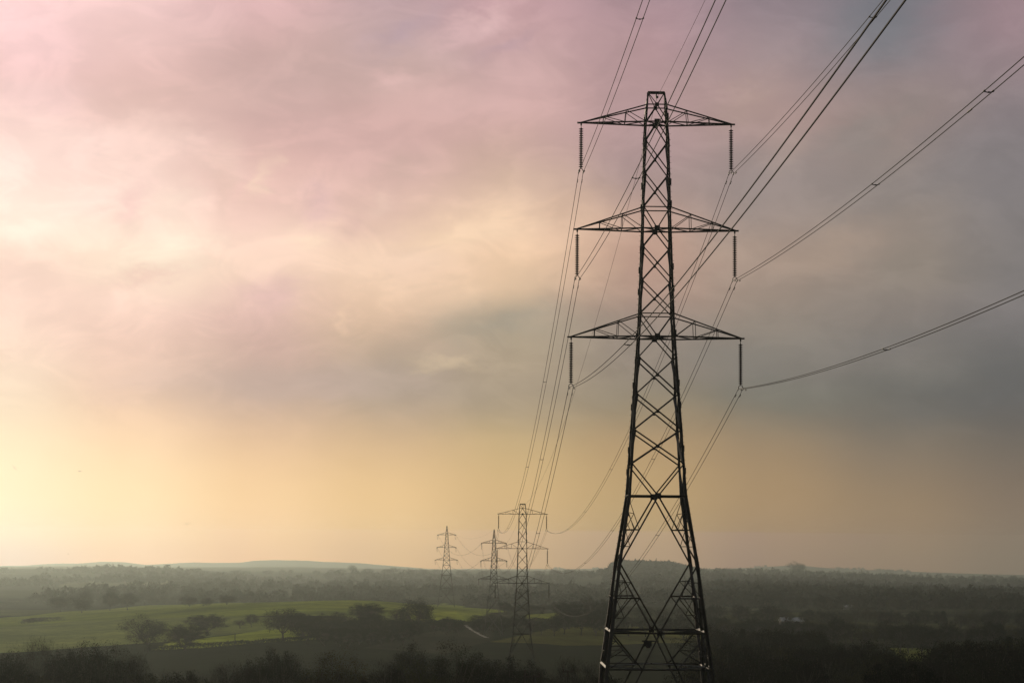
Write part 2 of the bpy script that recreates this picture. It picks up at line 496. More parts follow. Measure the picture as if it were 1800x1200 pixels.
# a loose quilt of fields over the open country
cell = np.floor(vx / 170 + .3 * np.sin(vy / 300)) * 7 + np.floor(vy / 230 + .25 * np.sin(vx / 190)) * 13
hsh = np.abs(np.sin(cell * 12.9898) * 43758.5453) % 1
pal = np.array([[.045, .05, .022], [.06, .066, .026], [.05, .044, .03], [.035, .04, .022], [.055, .06, .028]])
cover[:, :3] = np.where((vy > 1250)[:, None], pal[(hsh * 5).astype(int) % 5], cover[:, :3])
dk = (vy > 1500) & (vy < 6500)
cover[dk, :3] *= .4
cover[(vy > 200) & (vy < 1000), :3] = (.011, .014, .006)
FIELDS = [   # seen outline, true cover of the field
    ([(-120, 1100), (0, 1086), (200, 1069), (420, 1058), (640, 1055), (780, 1060), (890, 1074), (830, 1092), (690, 1092), (400, 1084), (250, 1088), (120, 1098), (-120, 1128)], (.17, .21, .036)),
    ([(-120, 1112), (120, 1092), (260, 1086), (560, 1088), (730, 1082), (700, 1098), (560, 1108), (420, 1113), (300, 1127), (150, 1137), (-120, 1150)], (.16, .19, .055)),
    ([(-120, 1094), (0, 1088), (180, 1074), (60, 1086), (-60, 1100)], (.17, .205, .035)),
    ([(270, 1142), (300, 1128), (420, 1114), (470, 1106), (560, 1108), (600, 1112), (590, 1122), (480, 1128), (360, 1138)], (.24, .29, .036)),
    ([(690, 1100), (720, 1080), (800, 1074), (820, 1086), (790, 1096)], (.23, .27, .036)),
    ([(925, 1080), (985, 1076), (985, 1092), (935, 1092)], (.18, .21, .03)),
    ([(860, 1128), (960, 1105), (1070, 1100), (1170, 1098), (1275, 1116), (1290, 1128), (1150, 1130), (1000, 1134)], (.1, .1, .02)),
    ([(640, 1138), (830, 1098), (860, 1102), (870, 1124), (780, 1150)], (.03, .028, .016)),
    ([(1430, 1108), (1480, 1102), (1600, 1110), (1612, 1124), (1500, 1122)], (.12, .15, .05)),
    ([(1565, 1138), (1640, 1138), (1655, 1162), (1590, 1162)], (.1, .12, .03)),
    ([(1230, 1185), (1450, 1180), (1560, 1184), (1600, 1210), (1230, 1210)], (.045, .042, .018)),
    ([(120, 1022), (330, 1020), (420, 1026), (260, 1032), (100, 1032)], (.09, .095, .05)),
    ([(1255, 1066), (1330, 1062), (1345, 1070), (1262, 1075)], (.07, .075, .04)),
    ([(1560, 1078), (1640, 1076), (1650, 1084), (1566, 1086)], (.06, .066, .036)),
    ([(1060, 1040), (1130, 1036), (1150, 1044), (1066, 1048)], (.08, .085, .05)),
    ([(500, 1027), (640, 1024), (760, 1030), (700, 1046), (520, 1044)], (.05, .055, .03)),
]
for poly, colf in FIELDS:
    pw = [(hit(*p).x, hit(*p).y) for p in poly]
    cover[inpoly(vx, vy, pw), :3] = colf
me = bpy.data.meshes.new('ground')
me.from_pydata(verts.tolist(), [], quads.tolist())
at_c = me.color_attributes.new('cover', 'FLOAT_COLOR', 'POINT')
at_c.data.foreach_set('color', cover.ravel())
gm = bpy.data.materials.new('pasture')
gm.use_nodes = True
g = NT(gm.node_tree)
gb = gm.node_tree.nodes['Principled BSDF']
gb.inputs['Roughness'].default_value = .95
gb.inputs['Specular IOR Level'].default_value = 0.0
ga = g.n('ShaderNodeAttribute', attribute_name='cover')
gc = g.n('ShaderNodeTexCoord')
n1 = g.noise(gc.outputs['Object'], .02, 6, .6)
n2 = g.noise(gc.outputs['Object'], .25, 5, .6)
n3 = g.noise(gc.outputs['Object'], .006, 4, .6)
vv = g.math('MULTIPLY', g.math('MULTIPLY', g.rng(n1.outputs[0], .25, .75, .5, 1.5), g.rng(n2.outputs[0], .25, .75, .7, 1.3)), g.rng(n3.outputs[0], .3, .7, .8, 1.2))
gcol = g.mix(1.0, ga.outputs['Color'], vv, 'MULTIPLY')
gcol = g.mix(g.rng(n1.outputs[1] if False else n3.outputs[0], .5, .75, 0, .45), gcol, g.mix(1.0, gcol, (1.15, .95, .75, 1), 'MULTIPLY'))
g.put(gb.inputs['Base Color'], gcol)
me.materials.append(gm)
me.shade_smooth()
go = link('ground', me)
go['kind'] = 'structure'

# pale track climbing the hillside
tp = [hit(x, y) for x, y in [(817, 1098), (828, 1106), (838, 1112), (848, 1117), (856, 1121)]]
mb = MB()
pts = []
for a, b in zip(tp, tp[1:]):
    for k in range(8):
        pts.append(a.lerp(b, k / 8))
pts.append(tp[-1])
vs = []
for i, p in enumerate(pts):
    wd = .9 + .35 * math.sin(i * 1.7)
    for s in (-1, 0, 1):
        x = p.x + s * wd
        vs.append((x, p.y, gz(x, p.y) + (.14 if s == 0 else .06)))
mb._add(vs, [(i * 3 + k, i * 3 + k + 1, i * 3 + k + 4, i * 3 + k + 3) for i in range(len(pts) - 1) for k in (0, 1)])
to = link('track', mb.mesh('track', TRACK))
to['kind'] = 'structure'

# ------------------------------------------------------------------ the large pylon
Z0 = -15.9
PX, PY, PTH = 11.08, 156.975, .018335


def zpx(y):
    """height at the pylon's distance that is seen at image row y"""
    return at(1153, y, PY).z


TOPZ, ARMS = zpx(163.5), [(zpx(217.5), zpx(187), 5.958), (zpx(404.3), zpx(367), 6.2226), (zpx(593.5), zpx(553.5), 6.65)]
HWT = [(-15.9, 4.42), (zpx(1171), 3.87), (zpx(1109), 3.53), (zpx(1045), 3.24), (zpx(990), 2.9), (zpx(872), 2.12), (ARMS[2][0], 1.335), (ARMS[2][1], 1.26), (ARMS[1][0], 1.06), (ARMS[1][1], 1.02), (ARMS[0][0], .87), (ARMS[0][1], .73), (TOPZ, .635)]
UPZ = ARMS[0][1]


def hw(z):
    return float(np.interp(z, [a for a, _ in HWT], [b for _, b in HWT]))


def corner(sx, sy, z):
    w = hw(z)
    d = w * (0.06 + .94 * min(1, (TOPZ - z) / (TOPZ - UPZ))) if z > UPZ else w
    return Vector((sx * w, sy * d, z))


def build_pylon(name, label, loc):
    root = thing(name, loc, label, 'pylon', 'suspension pylons of the power line')
    O = Vector((0, 0, -Z0))
    P = lambda v: Vector(v) + O                      # local origin at the foot
    cn = lambda sx, sy, z: P(corner(sx, sy, z))
    for sx in (-1, 1):                               # four legs with splices and climbing bolts
        for sy in (-1, 1):
            m = MB()
            lev = [Z0 - 1.2, zpx(1168), zpx(1110), zpx(990), zpx(872), zpx(757), zpx(631), zpx(553), zpx(404), zpx(250), UPZ, TOPZ]
            for a, b in zip(lev, lev[1:]):
                w = .24 if b < 4 else (.19 if b < 16 else (.155 if b < 26 else .125))
                m.angle(cn(sx, sy, max(a, Z0) if a < Z0 else a), cn(sx, sy, b), w, w * .14, (-sx, -sy, 0))
                c = cn(sx, sy, a)
                d = (cn(sx, sy, b) - c).normalized()
                if a > Z0:
                    m.angle(c - d * .55, c + d * .55, w * 1.18, w * .26, (-sx, -sy, 0))
                    for e in (1.9, 3.6):             # secondary joint plates
                        if (cn(sx, sy, b) - c).length > e + .6 and b > 4:
                            m.box(c + d * e + Vector((sx * .05, sy * .05, 0)), .12, .12, .5)
            if sx * sy < 0:
                z = Z0 + 3
                while z < 33:
                    c = cn(sx, sy, z)
                    m.box(c + Vector((sx * .1, 0, 0)), .12, .02, .02)
                    m.box(c + Vector((0, sy * .1, .19)), .02, .12, .02)
                    z += .45
            link('leg', m.mesh('leg', STEEL), root)
    faces = [((-1, -1), (1, -1)), ((1, -1), (1, 1)), ((1, 1), (-1, 1)), ((-1, 1), (-1, -1))]
    for A, B in faces:
        m = MB()
        L = lambda z: cn(A[0], A[1], z)
        R_ = lambda z: cn(B[0], B[1], z)
        inn = Vector((-(A[0] + B[0]), -(A[1] + B[1]), 0))
        mid = lambda z: (L(z) + R_(z)) / 2
        on = lambda p, q, t: p.lerp(q, t)

        def bar(p, q, w=.1):
            m.angle(p, q, w, w * .16, inn)

        def gusset(p, s=.32):
            dv = (R_(0) - L(0)).normalized()
            rot = Matrix((dv, inn.normalized(), Vector((0, 0, 1)))).transposed()
            m.box(p, s, .03, s, rot)

        # peak
        if abs(A[0] - B[0]) > 1:
            bar(L(TOPZ), mid(UPZ), .07)
            bar(R_(TOPZ), mid(UPZ), .07)
        for zl, zu, _ in ARMS:
            bar(L(zl), R_(zl), .12)
            bar(L(zu), R_(zu), .1)
            gusset(mid(zl), .42)
            if zu < 30:
                bar(L(zu), mid(zl), .1)
                bar(R_(zu), mid(zl), .1)
        gusset(mid(UPZ), .3)
        bar(mid(UPZ), L(ARMS[0][0]), .09)
        bar(mid(UPZ), R_(ARMS[0][0]), .09)
        # inverted V below each arm, then crossed panels
        for zt, nodes in ((ARMS[0][0], [250, 307, 364.5]), (ARMS[1][0], [436, 495, 551]), (ARMS[2][0], [630, 694, 757, 816])):
            zs = [zpx(y) for y in nodes]
            bar(mid(zt), L(zs[0]), .11)
            bar(mid(zt), R_(zs[0]), .11)
            for a, b in zip(zs, zs[1:]):
                wd = .1 if a > 16 else .13
                bar(L(a), R_(b), wd)
                bar(R_(a) + inn * .04, L(b) + inn * .04, wd)
                gusset((mid(a) + mid(b)) / 2, .2)
        zw = zpx(872)
        bar(L(zpx(816)), mid(zw), .12)
        bar(R_(zpx(816)), mid(zw), .12)
        bar(L(zw), R_(zw), .16)
        gusset(mid(zw), .45)
        z1, z2, z3, zb = zpx(990), zpx(1109), zpx(1171), Z0
        foot = Z0
        for E_, sgn in ((L, -1), (R_, 1)):
            # upper big leg of the K
            bar(mid(zw), E_(z1), .14)
            dg = lambda z: on(mid(zw), E_(z1), (zw - z) / (zw - z1))
            za, zm, zc, ze = zpx(880), zpx(901), zpx(931), zpx(960)
            bar(E_(zc), dg(zc), .12)
            bar(E_(ze), dg(ze), .07)
            bar(E_(za), dg(zc), .06)
            q = on(E_(za), dg(zc), .45)
            bar(E_(zm), q, .06)
            bar(E_(zc), q, .06)
            bar(E_(zm), on(E_(zc), dg(zc), .7), .06)
            bar(E_(zc), dg(ze), .06)
            bar(on(E_(zc), dg(zc), .5), E_(ze), .06)
            # lower V to the centre of the big horizontal
            bar(E_(z1), mid(z2), .14)
            dh = lambda z: on(E_(z1), mid(z2), (z1 - z) / (z1 - z2))
            zg, zh, zi = zpx(1022), zpx(1049), zpx(1083)
            bar(E_(zg), dh(zg), .08)
            bar(E_(zh), dh(zh), .13)
            bar(dh(zh), E_(z2), .09)
            dk = lambda z: on(dh(zh), E_(z2), (zh - z) / (zh - z2))
            bar(E_(zi), dk(zi), .07)
            bar(E_(zh), dh(zg), .06)
            bar(on(E_(zg), dh(zg), .5), on(E_(zh), dh(zh), .5), .06)
            bar(E_(zh), dk(zi), .06)
            bar(on(E_(zh), dh(zh), .5), E_(zi), .06)
            # below the big horizontal
            bar(mid(z2), E_(foot), .14)
            dl = lambda z: on(mid(z2), E_(foot), (z2 - z) / (z2 - foot))
            bar(E_(z2), dl(z3), .13)
            bar(E_(z3), dl(z3), .14)
            dm = lambda z: on(E_(z2), dl(z3), (z2 - z) / (z2 - z3))
            zj, zk = zpx(1131), zpx(1147)
            bar(E_(zj), dm(zj), .07)
            bar(E_(zk), dm(zk), .07)
            bar(dm(zk), E_(z3), .08)
            bar(dm(zj), E_(zk), .06)
            bar(E_(z3), dl(zpx(1235)), .08)
            bar(E_(zpx(1235)), dl(zpx(1235)), .09)
        bar(L(z2), R_(z2), .15)
        bar(L(z3), R_(z3), .13)
        gusset(mid(z2), .42)
        link('face_bracing', m.mesh('face_bracing', STEEL), root)
    # plan bracing: horizontal diagonals; sky glints on the beams are put in as paler steel
    for y in (1109, 1171):
        m = MB()
        z = zpx(y)
        q = [(P(corner(a, b, z)) + P(corner(c, d, z))) / 2 for (a, b), (c, d) in faces]
        for i in range(4):
            m.angle(q[i], q[(i + 1) % 4], .08, .015)
        link('plan_bracing', m.mesh('plan_bracing', STEEL if y < 1150 else GLINT_STEEL), root)
        for sx in (-1, 1):
            m = MB()
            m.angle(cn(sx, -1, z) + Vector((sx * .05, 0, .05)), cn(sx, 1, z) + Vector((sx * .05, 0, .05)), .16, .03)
            link('side_beam', m.mesh('side_beam', GLINT_STEEL), root)
    for zl, zu, _ in ARMS:
        m = MB()
        m.angle(cn(-1, -1, zl), cn(1, 1, zl), .07)
        m.angle(cn(1, -1, zl), cn(-1, 1, zl), .07)
        link('plan_bracing', m.mesh('plan_bracing', STEEL), root)
    # top bar with the earth wire clamp
    m = MB()
    m.angle(P((-.66, 0, TOPZ)), P((.66, 0, TOPZ)), .17, .05)
    m.box(P((0, 0, TOPZ - .18)), .1, .1, .34)
    m.box(P((.06, 0, TOPZ - .34)), .2, .34, .12)
    link('peak_bar', m.mesh('peak_bar', STEEL), root)
    # six crossarms
    for zl, zu, ln in ARMS:
        for s in (-1, 1):
            m = MB()
            tip = P((s * ln, 0, zl))
            for sy in (-1, 1):
                lo, up = cn(s, sy, zl), cn(s, sy, zu)
                inn = (0, -sy, 0)
                m.angle(lo, tip, .13, .025, inn)
                m.angle(up, tip, .11, .02, inn)
                lof = lambda t: tip.lerp(lo, t)
                upf = lambda t: tip.lerp(up, t)
                for t0, t1 in ((.356, .69), (.69, 1.0)):
                    m.angle(lof(t0), upf(t0), .055, .012, inn)
                    m.angle(upf(t0), lof(t1), .06, .012, inn)
            lo0, lo1 = cn(s, -1, zl), cn(s, 1, zl)
            for k, (t0, t1) in enumerate(((.15, .356), (.356, .69), (.69, 1.0))):
                a0, a1 = tip.lerp(lo0, t0), tip.lerp(lo1, t0)
                m.angle(a0, a1, .05)
                m.angle(a0 if k % 2 else a1, tip.lerp(lo1 if k % 2 else lo0, t1), .055)
            u0, u1 = cn(s, -1, zu), cn(s, 1, zu)
            for t in (.356, .69):
                m.angle(tip.lerp(u0, t), tip.lerp(u1, t), .045)
            m.box(tip + Vector((s * .04, 0, 0)), .3, .12, .12)
            m.box(tip.lerp(lo0, .24) + Vector((0, 0, -.05)), .5, .1, .08)
            link('crossarm', m.mesh('crossarm', STEEL), root)
    # small dark plate between the lower diagonals
    m = MB()
    zc = zpx(1135)
    m.box(P((-.3, hw(zc) - .12, zc)), .62, .03, .4)
    m.box(P((-.25, hw(zc) - .12, zc - .26)), .34, .032, .14)
    m.angle(P((-.75, hw(zc) - .08, zc + .2)), P((.55, hw(zc) - .08, zc + .2)), .07)
    link('notice_plate', m.mesh('notice_plate', PLATE), root)
    # concrete muffs at the feet
    for sx in (-1, 1):
        for sy in (-1, 1):
            m = MB()
            c = cn(sx, sy, Z0)
            m.tube([c + Vector((0, 0, -2.2)), c + Vector((0, 0, .2)), c + Vector((0, 0, .35))], [.55, .5, .3], 10)
            link('footing', m.mesh('footing', CONCRETE), root)
    return root


main = build_pylon('electricity_pylon', 'large dark lattice pylon with three pairs of crossarms rising in front of the valley', (PX, PY, Z0))
main.rotation_euler = (0, 0, PTH)
P2 = Vector((2.92, 500.4, Z0 - 26.226))
second = copy_thing(main, P2, PTH, (1, 1, 1), 'second flat topped lattice pylon standing downhill behind the largest pylon', group='suspension pylons of the power line')


def loc_main(x, y, z):
    c, s = math.cos(PTH), math.sin(PTH)
    return Vector((PX + c * x - s * y, PY + s * x + c * y, z))


def loc_second(x, y, z):
    c, s = math.cos(PTH), math.sin(PTH)
    return Vector((P2.x + c * x - s * y, P2.y + s * x + c * y, z - 26.226))


# ------------------------------------------------------------------ insulators
STR_L = 3.9


def insulator_proto():
    root = thing('insulator_string', (0, 0, 0), 'x', 'insulator')
    m = MB()                                         # shackle and link
    m.tube([(0, 0, .02), (0, 0, -.36)], .028, 6)
    m.box((0, 0, -.1), .12, .06, .16)
    link('hanger', m.mesh('hanger', FITTING), root)
    m = MB()                                         # cap and pin discs
    pts, rad = [], []
    z, n = -.36, 18
    pitch = (3.5 - .36) / n
    for k in range(n):
        pts += [(0, 0, z), (0, 0, z - .045), (0, 0, z - .06), (0, 0, z - .095), (0, 0, z - .105), (0, 0, z - pitch + .004)]
        rad += [.05, .06, .11, .19, .17, .04]
        z -= pitch
    m.tube(pts, rad, 12)
    link('disc_string', m.mesh('disc_string', GLASSY, True), root)
    m = MB()                                         # yoke plate holding two clamps
    m.tube([(-.175, 0, -3.8), (-.15, 0, -3.66), (-.08, 0, -3.58), (0, 0, -3.55), (.08, 0, -3.58), (.15, 0, -3.66), (.175, 0, -3.8)], .03, 6)
    m.tube([(0, 0, -3.45), (0, 0, -3.6)], .03, 6)
    link('yoke', m.mesh('yoke', FITTING), root)
    for s in (-1, 1):
        m = MB()
        m.tube([(s * .175, -.22, -3.9), (s * .175, -.1, -3.86), (s * .175, 0, -3.85), (s * .175, .1, -3.86), (s * .175, .22, -3.92)], [.03, .05, .06, .05, .03], 8)
        m.box((s * .175, 0, -3.8), .06, .09, .12)
        link('suspension_clamp', m.mesh('suspension_clamp', FITTING), root)
    return root


KN, BN, CN, CF = .020137, -.054865, .000337, .000322
NAMES = {(-1, 0): 'upper left', (1, 0): 'upper right', (-1, 1): 'middle left', (1, 1): 'middle right', (-1, 2): 'lower left', (1, 2): 'lower right'}
proto = insulator_proto()
first = True
for tow, fn, txt in ((0, loc_main, 'long insulator string hanging from the {} crossarm of the largest pylon'),
                     (1, loc_second, 'small insulator string hanging from the {} crossarm of the second pylon')):
    for (s, i), nm in NAMES.items():
        p = fn(s * (ARMS[i][2] - .12), 0, ARMS[i][0] - .04)
        if first:
            proto.location, proto.rotation_euler = p, (0, 0, PTH)
            proto['label'], proto['group'] = txt.format(nm), 'insulators hanging from the pylons'
            first = False
        else:
            copy_thing(proto, p, PTH, (1, 1, 1), txt.format(nm), group='insulators hanging from the pylons')

# ------------------------------------------------------------------ conductors
HALF = .175


def near_curve(a, s):
    return Vector((a.x + KN * s, a.y - s, a.z + BN * s + CN * s * s))


def span_curve(a, b, sag):
    return lambda t: a.lerp(b, t) + Vector((0, 0, -4 * sag * t * (1 - t)))


def nearest(curve, lo, hi, px):
    best = min((lo + (hi - lo) * k / 1200 for k in range(1201)), key=lambda s: (project(curve(s))[0] - px[0]) ** 2 + (project(curve(s))[1] - px[1]) ** 2)
    return best


def spacer_mesh(half):
    m = MB()
    for s in (-1, 1):
        m.tube([(s * half, -.12, 0), (s * half, -.05, 0), (s * half, .05, 0), (s * half, .12, 0)], [.025, .045, .045, .025], 8)
        m.tube([(s * half, 0, 0), (s * half * .72, 0, -.035), (s * half * .3, 0, -.05), (0, 0, -.05)], .022, 6)
    m.box((0, 0, -.05), .08, .05, .06)
    return m.mesh('spacer', FITTING)


def damper_mesh():
    m = MB()
    m.box((0, 0, -.05), .04, .06, .14)
    m.tube([(0, -.2, -.11), (0, .2, -.11)], .012, 6)
    for s in (-1, 1):
        m.tube([(0, s * .11, -.11), (0, s * .15, -.11), (0, s * .27, -.12), (0, s * .29, -.12)], [.02, .04, .04, .02], 8)
    return m.mesh('damper', FITTING)


SPACER, DAMPER = spacer_mesh(HALF), damper_mesh()


def conductor_pair(label, curve, lo, hi, spots, r=.021, n=90, dampers=(), half=HALF, joint=None, group='twin conductors of the power line'):
    root = thing('conductor_pair', curve(lo), label, 'power line', group)
    o = root.location.copy()
    for s in (-1, 1):
        m = MB()
        m.tube([curve(lo + (hi - lo) * k / n) - o + Vector((s * half, 0, 0)) for k in range(n + 1)], r, 5)
        link('wire', m.mesh('wire', WIRE), root)

    def place(mesh, name, t, dx):
        e = (hi - lo) * .002
        d = (curve(t + e) - curve(t - e)).normalized()
        if d.y < 0:
            d = -d
        ob = link(name, mesh, root)
        ob.location = curve(t) - o + Vector((dx, 0, 0))
        ob.rotation_euler = d.to_track_quat('Y', 'Z').to_euler()
        return ob
    for t in spots:
        place(SPACER, 'spacer', t, 0)
    for t in dampers:
        for s in (-1, 1):
            place(DAMPER, 'damper', t, s * half)
    if joint is not None:
        m = MB()
        m.tube([(0, -.45, 0), (0, -.35, 0), (0, .35, 0), (0, .45, 0)], [.018, .036, .036, .018], 8)
        place(m.mesh('joint_sleeve', FITTING), 'joint_sleeve', joint, half)
    return root


NEAR_SP = {(-1, 0): [(1125, 33)], (-1, 1): [(1120, 313)], (-1, 2): [(1103, 604), (1585, -8)], (1, 0): [(1533, 28)], (1, 1): [(1541, 326), (1742, 165)], (1, 2): [(1558, 612)]}
FAR_SP = {(-1, 0): [(957, 671), (926, 820), (894, 928)], (-1, 1): [(953, 807)], (-1, 2): [(948, 937)], (1, 0): [(1073, 824), (1028, 898), (998, 929)], (1, 1): [(1149, 806), (1077, 932), (1030, 990)], (1, 2): [(1156, 940)]}
FEND = {}
for (s, i), nm in NAMES.items():
    a = loc_main(s * (ARMS[i][2] - .12), 0, ARMS[i][0] - .04 - 3.85)
    b = loc_second(s * (ARMS[i][2] - .12), 0, ARMS[i][0] - .04 - 3.85)
    FEND[(s, i)] = b
    cv = lambda t, a=a: near_curve(a, t)
    jt = nearest(cv, 1, 140, (1705, 204)) if (s, i) == (1, 1) else None
    conductor_pair('twin wires climbing from the {} arm of the largest pylon out of the picture'.format(nm), cv, 0, 185,
                   [nearest(cv, 2, 145, p) for p in NEAR_SP[(s, i)]], dampers=(1.6,), joint=jt, n=120)
    D = P2.y - PY
    cf = span_curve(a, b, CF * D * D / 4)
    conductor_pair('twin wires sagging from the {} arm of the largest pylon to the second pylon'.format(nm), cf, 0, 1,
                   [nearest(cf, .01, .97, p) for p in FAR_SP[(s, i)]] + [.93], dampers=(1.6 / D, 1 - 1.6 / D))


def single_wire(label, curve, lo, hi, r=.014, n=90, group='earth wires along the pylon tops'):
    m = MB()
    o = curve(lo)
    m.tube([curve(lo + (hi - lo) * k / n) - o for k in range(n + 1)], r, 5)
    ob = link('earth_wire', m.mesh('earth_wire', WIRE))
    ob.location = o
    return tag(ob, label, 'power line', group)


et = loc_main(.06, 0, TOPZ - .38)
e2 = loc_second(.06, 0, TOPZ - .38)
single_wire('thin single earth wire rising from the peak of the largest pylon overhead', lambda s: Vector((et.x + KN * s, et.y - s, et.z + (BN + .016) * s + CN * .85 * s * s)), 0, 185)
single_wire('thin single earth wire falling from the largest pylon peak to the second pylon', span_curve(et, e2, 6.6), 0, 1)


# ------------------------------------------------------------------ the two smaller pointed pylons
def pointed_pylon(label, px, Y, ys, half_px, peak_y, base_z, base_half):
    """tapering angle pylon with a pointed top; local coordinates in metres"""
    c0 = at(px, ys[0], Y)
    x0 = c0.x
    root = thing('electricity_pylon', (x0, Y, base_z), label, 'pylon', 'pointed pylons farther along the line', .03)
    zA = [at(px, y, Y).z - base_z for y in ys]
    zP = at(px, peak_y, Y).z - base_z
    hA = [h / FPX * Y for h in half_px]
    prof = [(-.6, base_half), (zA[2] - 3.5, base_half * .42), (zA[2], base_half * .36), (zA[0] + 1.2, .62), (zP, .05)]
    w_ = lambda z: float(np.interp(z, [p[0] for p in prof], [p[1] for p in prof]))
    cn = lambda sx, sy, z: Vector((sx * w_(z), sy * w_(z), z))
    for sx in (-1, 1):
        for sy in (-1, 1):
            m = MB()
            for a, b in zip(prof, prof[1:]):
                m.angle(cn(sx, sy, a[0]), cn(sx, sy, b[0]), .24, .05, (-sx, -sy, 0))
            link('leg', m.mesh('leg', STEEL), root)
    zl = [0, zA[2] * .38, zA[2] * .66, zA[2] - 3.4, zA[2]]
    for k in range(2):
        zl += list(np.linspace(zA[2 - k], zA[1 - k], 4)[1:])
    zl += [zA[0] + 1.2, (zA[0] + zP) / 2 + .8]
    for A, B in [((-1, -1), (1, -1)), ((1, -1), (1, 1)), ((1, 1), (-1, 1)), ((-1, 1), (-1, -1))]:
        m = MB()
        for a, b in zip(zl, zl[1:]):
            m.angle(cn(*A, a), cn(*B, b), .13)
            m.angle(cn(*B, a), cn(*A, b), .13)
            m.angle(cn(*A, b), cn(*B, b), .13)
        link('face_bracing', m.mesh('face_bracing', STEEL), root)
    tips = []
    for z, h in zip(zA, hA):
        for s in (-1, 1):
            m = MB()
            tip = Vector((s * h, 0, z))
            for sy in (-1, 1):
                m.angle(cn(s, sy, z), tip, .16)
                m.angle(cn(s, sy, z + 1.5), tip, .14)
                for t in (.4, .7):
                    m.angle(tip.lerp(cn(s, sy, z), t), tip.lerp(cn(s, sy, z + 1.5), t), .09)
                m.angle(tip.lerp(cn(s, sy, z + 1.5), .4), tip.lerp(cn(s, sy, z), .7), .09)
            link('crossarm', m.mesh('crossarm', STEEL), root)
            tips.append((s, Vector((x0, Y, base_z)) + Matrix.Rotation(.03, 3, 'Z') @ tip))
    return root, tips


ten = None


def tension_string(p, d, label):
    """a string lying along the pull of the line, with the slack jumper below it"""
    global ten
    if ten is None:
        ten = thing('insulator_string', (0, 0, 0), 'x', 'insulator')
        m = MB()
        pts, rad = [], []
        for k in range(16):
            y = .3 + k * .17
            pts += [(0, y, 0), (0, y + .05, 0), (0, y + .08, 0), (0, y + .16, 0)]
            rad += [.06, .16, .16, .06]
        m.tube(pts, rad, 8)
        link('disc_string', m.mesh('disc_string', GLASSY), ten)
        m = MB()
        m.tube([(0, 3.0, 0), (0, 2.6, -1.5), (0, 1.5, -2.5), (0, 0, -2.9)], .05, 5)
        link('jumper_loop', m.mesh('jumper_loop', WIRE), ten)
        o = ten
    else:
        o = copy_thing(ten, (0, 0, 0), 0, (1, 1, 1), 'x')
    o.location = p
    o.rotation_euler = d.to_track_quat('Y', 'Z').to_euler()
    o['label'], o['group'] = label, 'tension insulators on the pointed pylons'


T3, tips3 = pointed_pylon('pointed dark pylon overlapping the left arms of the second pylon', 868.5, 925, (954, 985, 1017), (21.5, 22.5, 26), 930, -42.5, 4.2)
T4, tips4 = pointed_pylon('smallest faint pointed pylon standing apart on the field crest', 785.5, 1290, (939.5, 961.5, 983.5), (15.5, 16.5, 19), 923.5, -42, 5.3)
order = [(s, i) for i in range(3) for s in (-1, 1)]
for k, key in enumerate(order):
    s, p = tips3[k]
    q = tips4[k][1]
    d = (FEND[key] - p).normalized()
    e = (q - p).normalized()
    tension_string(p, (d + Vector((0, 0, -.12))).normalized(), 'dark tension insulator with jumper loop at an arm tip of the nearer pointed pylon')
    tension_string(p, (e + Vector((0, 0, -.12))).normalized(), 'dark tension insulator with jumper loop at an arm tip of the nearer pointed pylon')
    tension_string(q, (-e + Vector((0, 0, -.12))).normalized(), 'faint tension insulator at an arm tip of the smallest pointed pylon')
    nm = NAMES[key]
    conductor_pair('faint twin wires from the {} arm of the second pylon to a pointed pylon'.format(nm), span_curve(FEND[key], p + d * 3 - Vector((0, 0, .3)), 11), 0, 1, [.25, .5, .75], n=50)
    conductor_pair('very faint twin wires between the {} arms of the two pointed pylons'.format(nm), span_curve(p + e * 3 - Vector((0, 0, .3)), q - e * 3 - Vector((0, 0, .3)), 8.5), 0, 1, [.5], n=40)
    tension_string(q, Vector((-.22, 1, -.14)).normalized(), 'faint tension insulator at an arm tip of the smallest pointed pylon')
top3 = Vector((T3.location.x, 925, at(868.5, 930, 925).z))
top4 = Vector((T4.location.x, 1290, at(785.5, 923.5, 1290).z))
single_wire('faint earth wire from the second pylon to the nearer pointed pylon', span_curve(e2, top3, 8), 0, 1)
single_wire('very faint earth wire between the tips of the two pointed pylons', span_curve(top3, top4, 6), 0, 1)


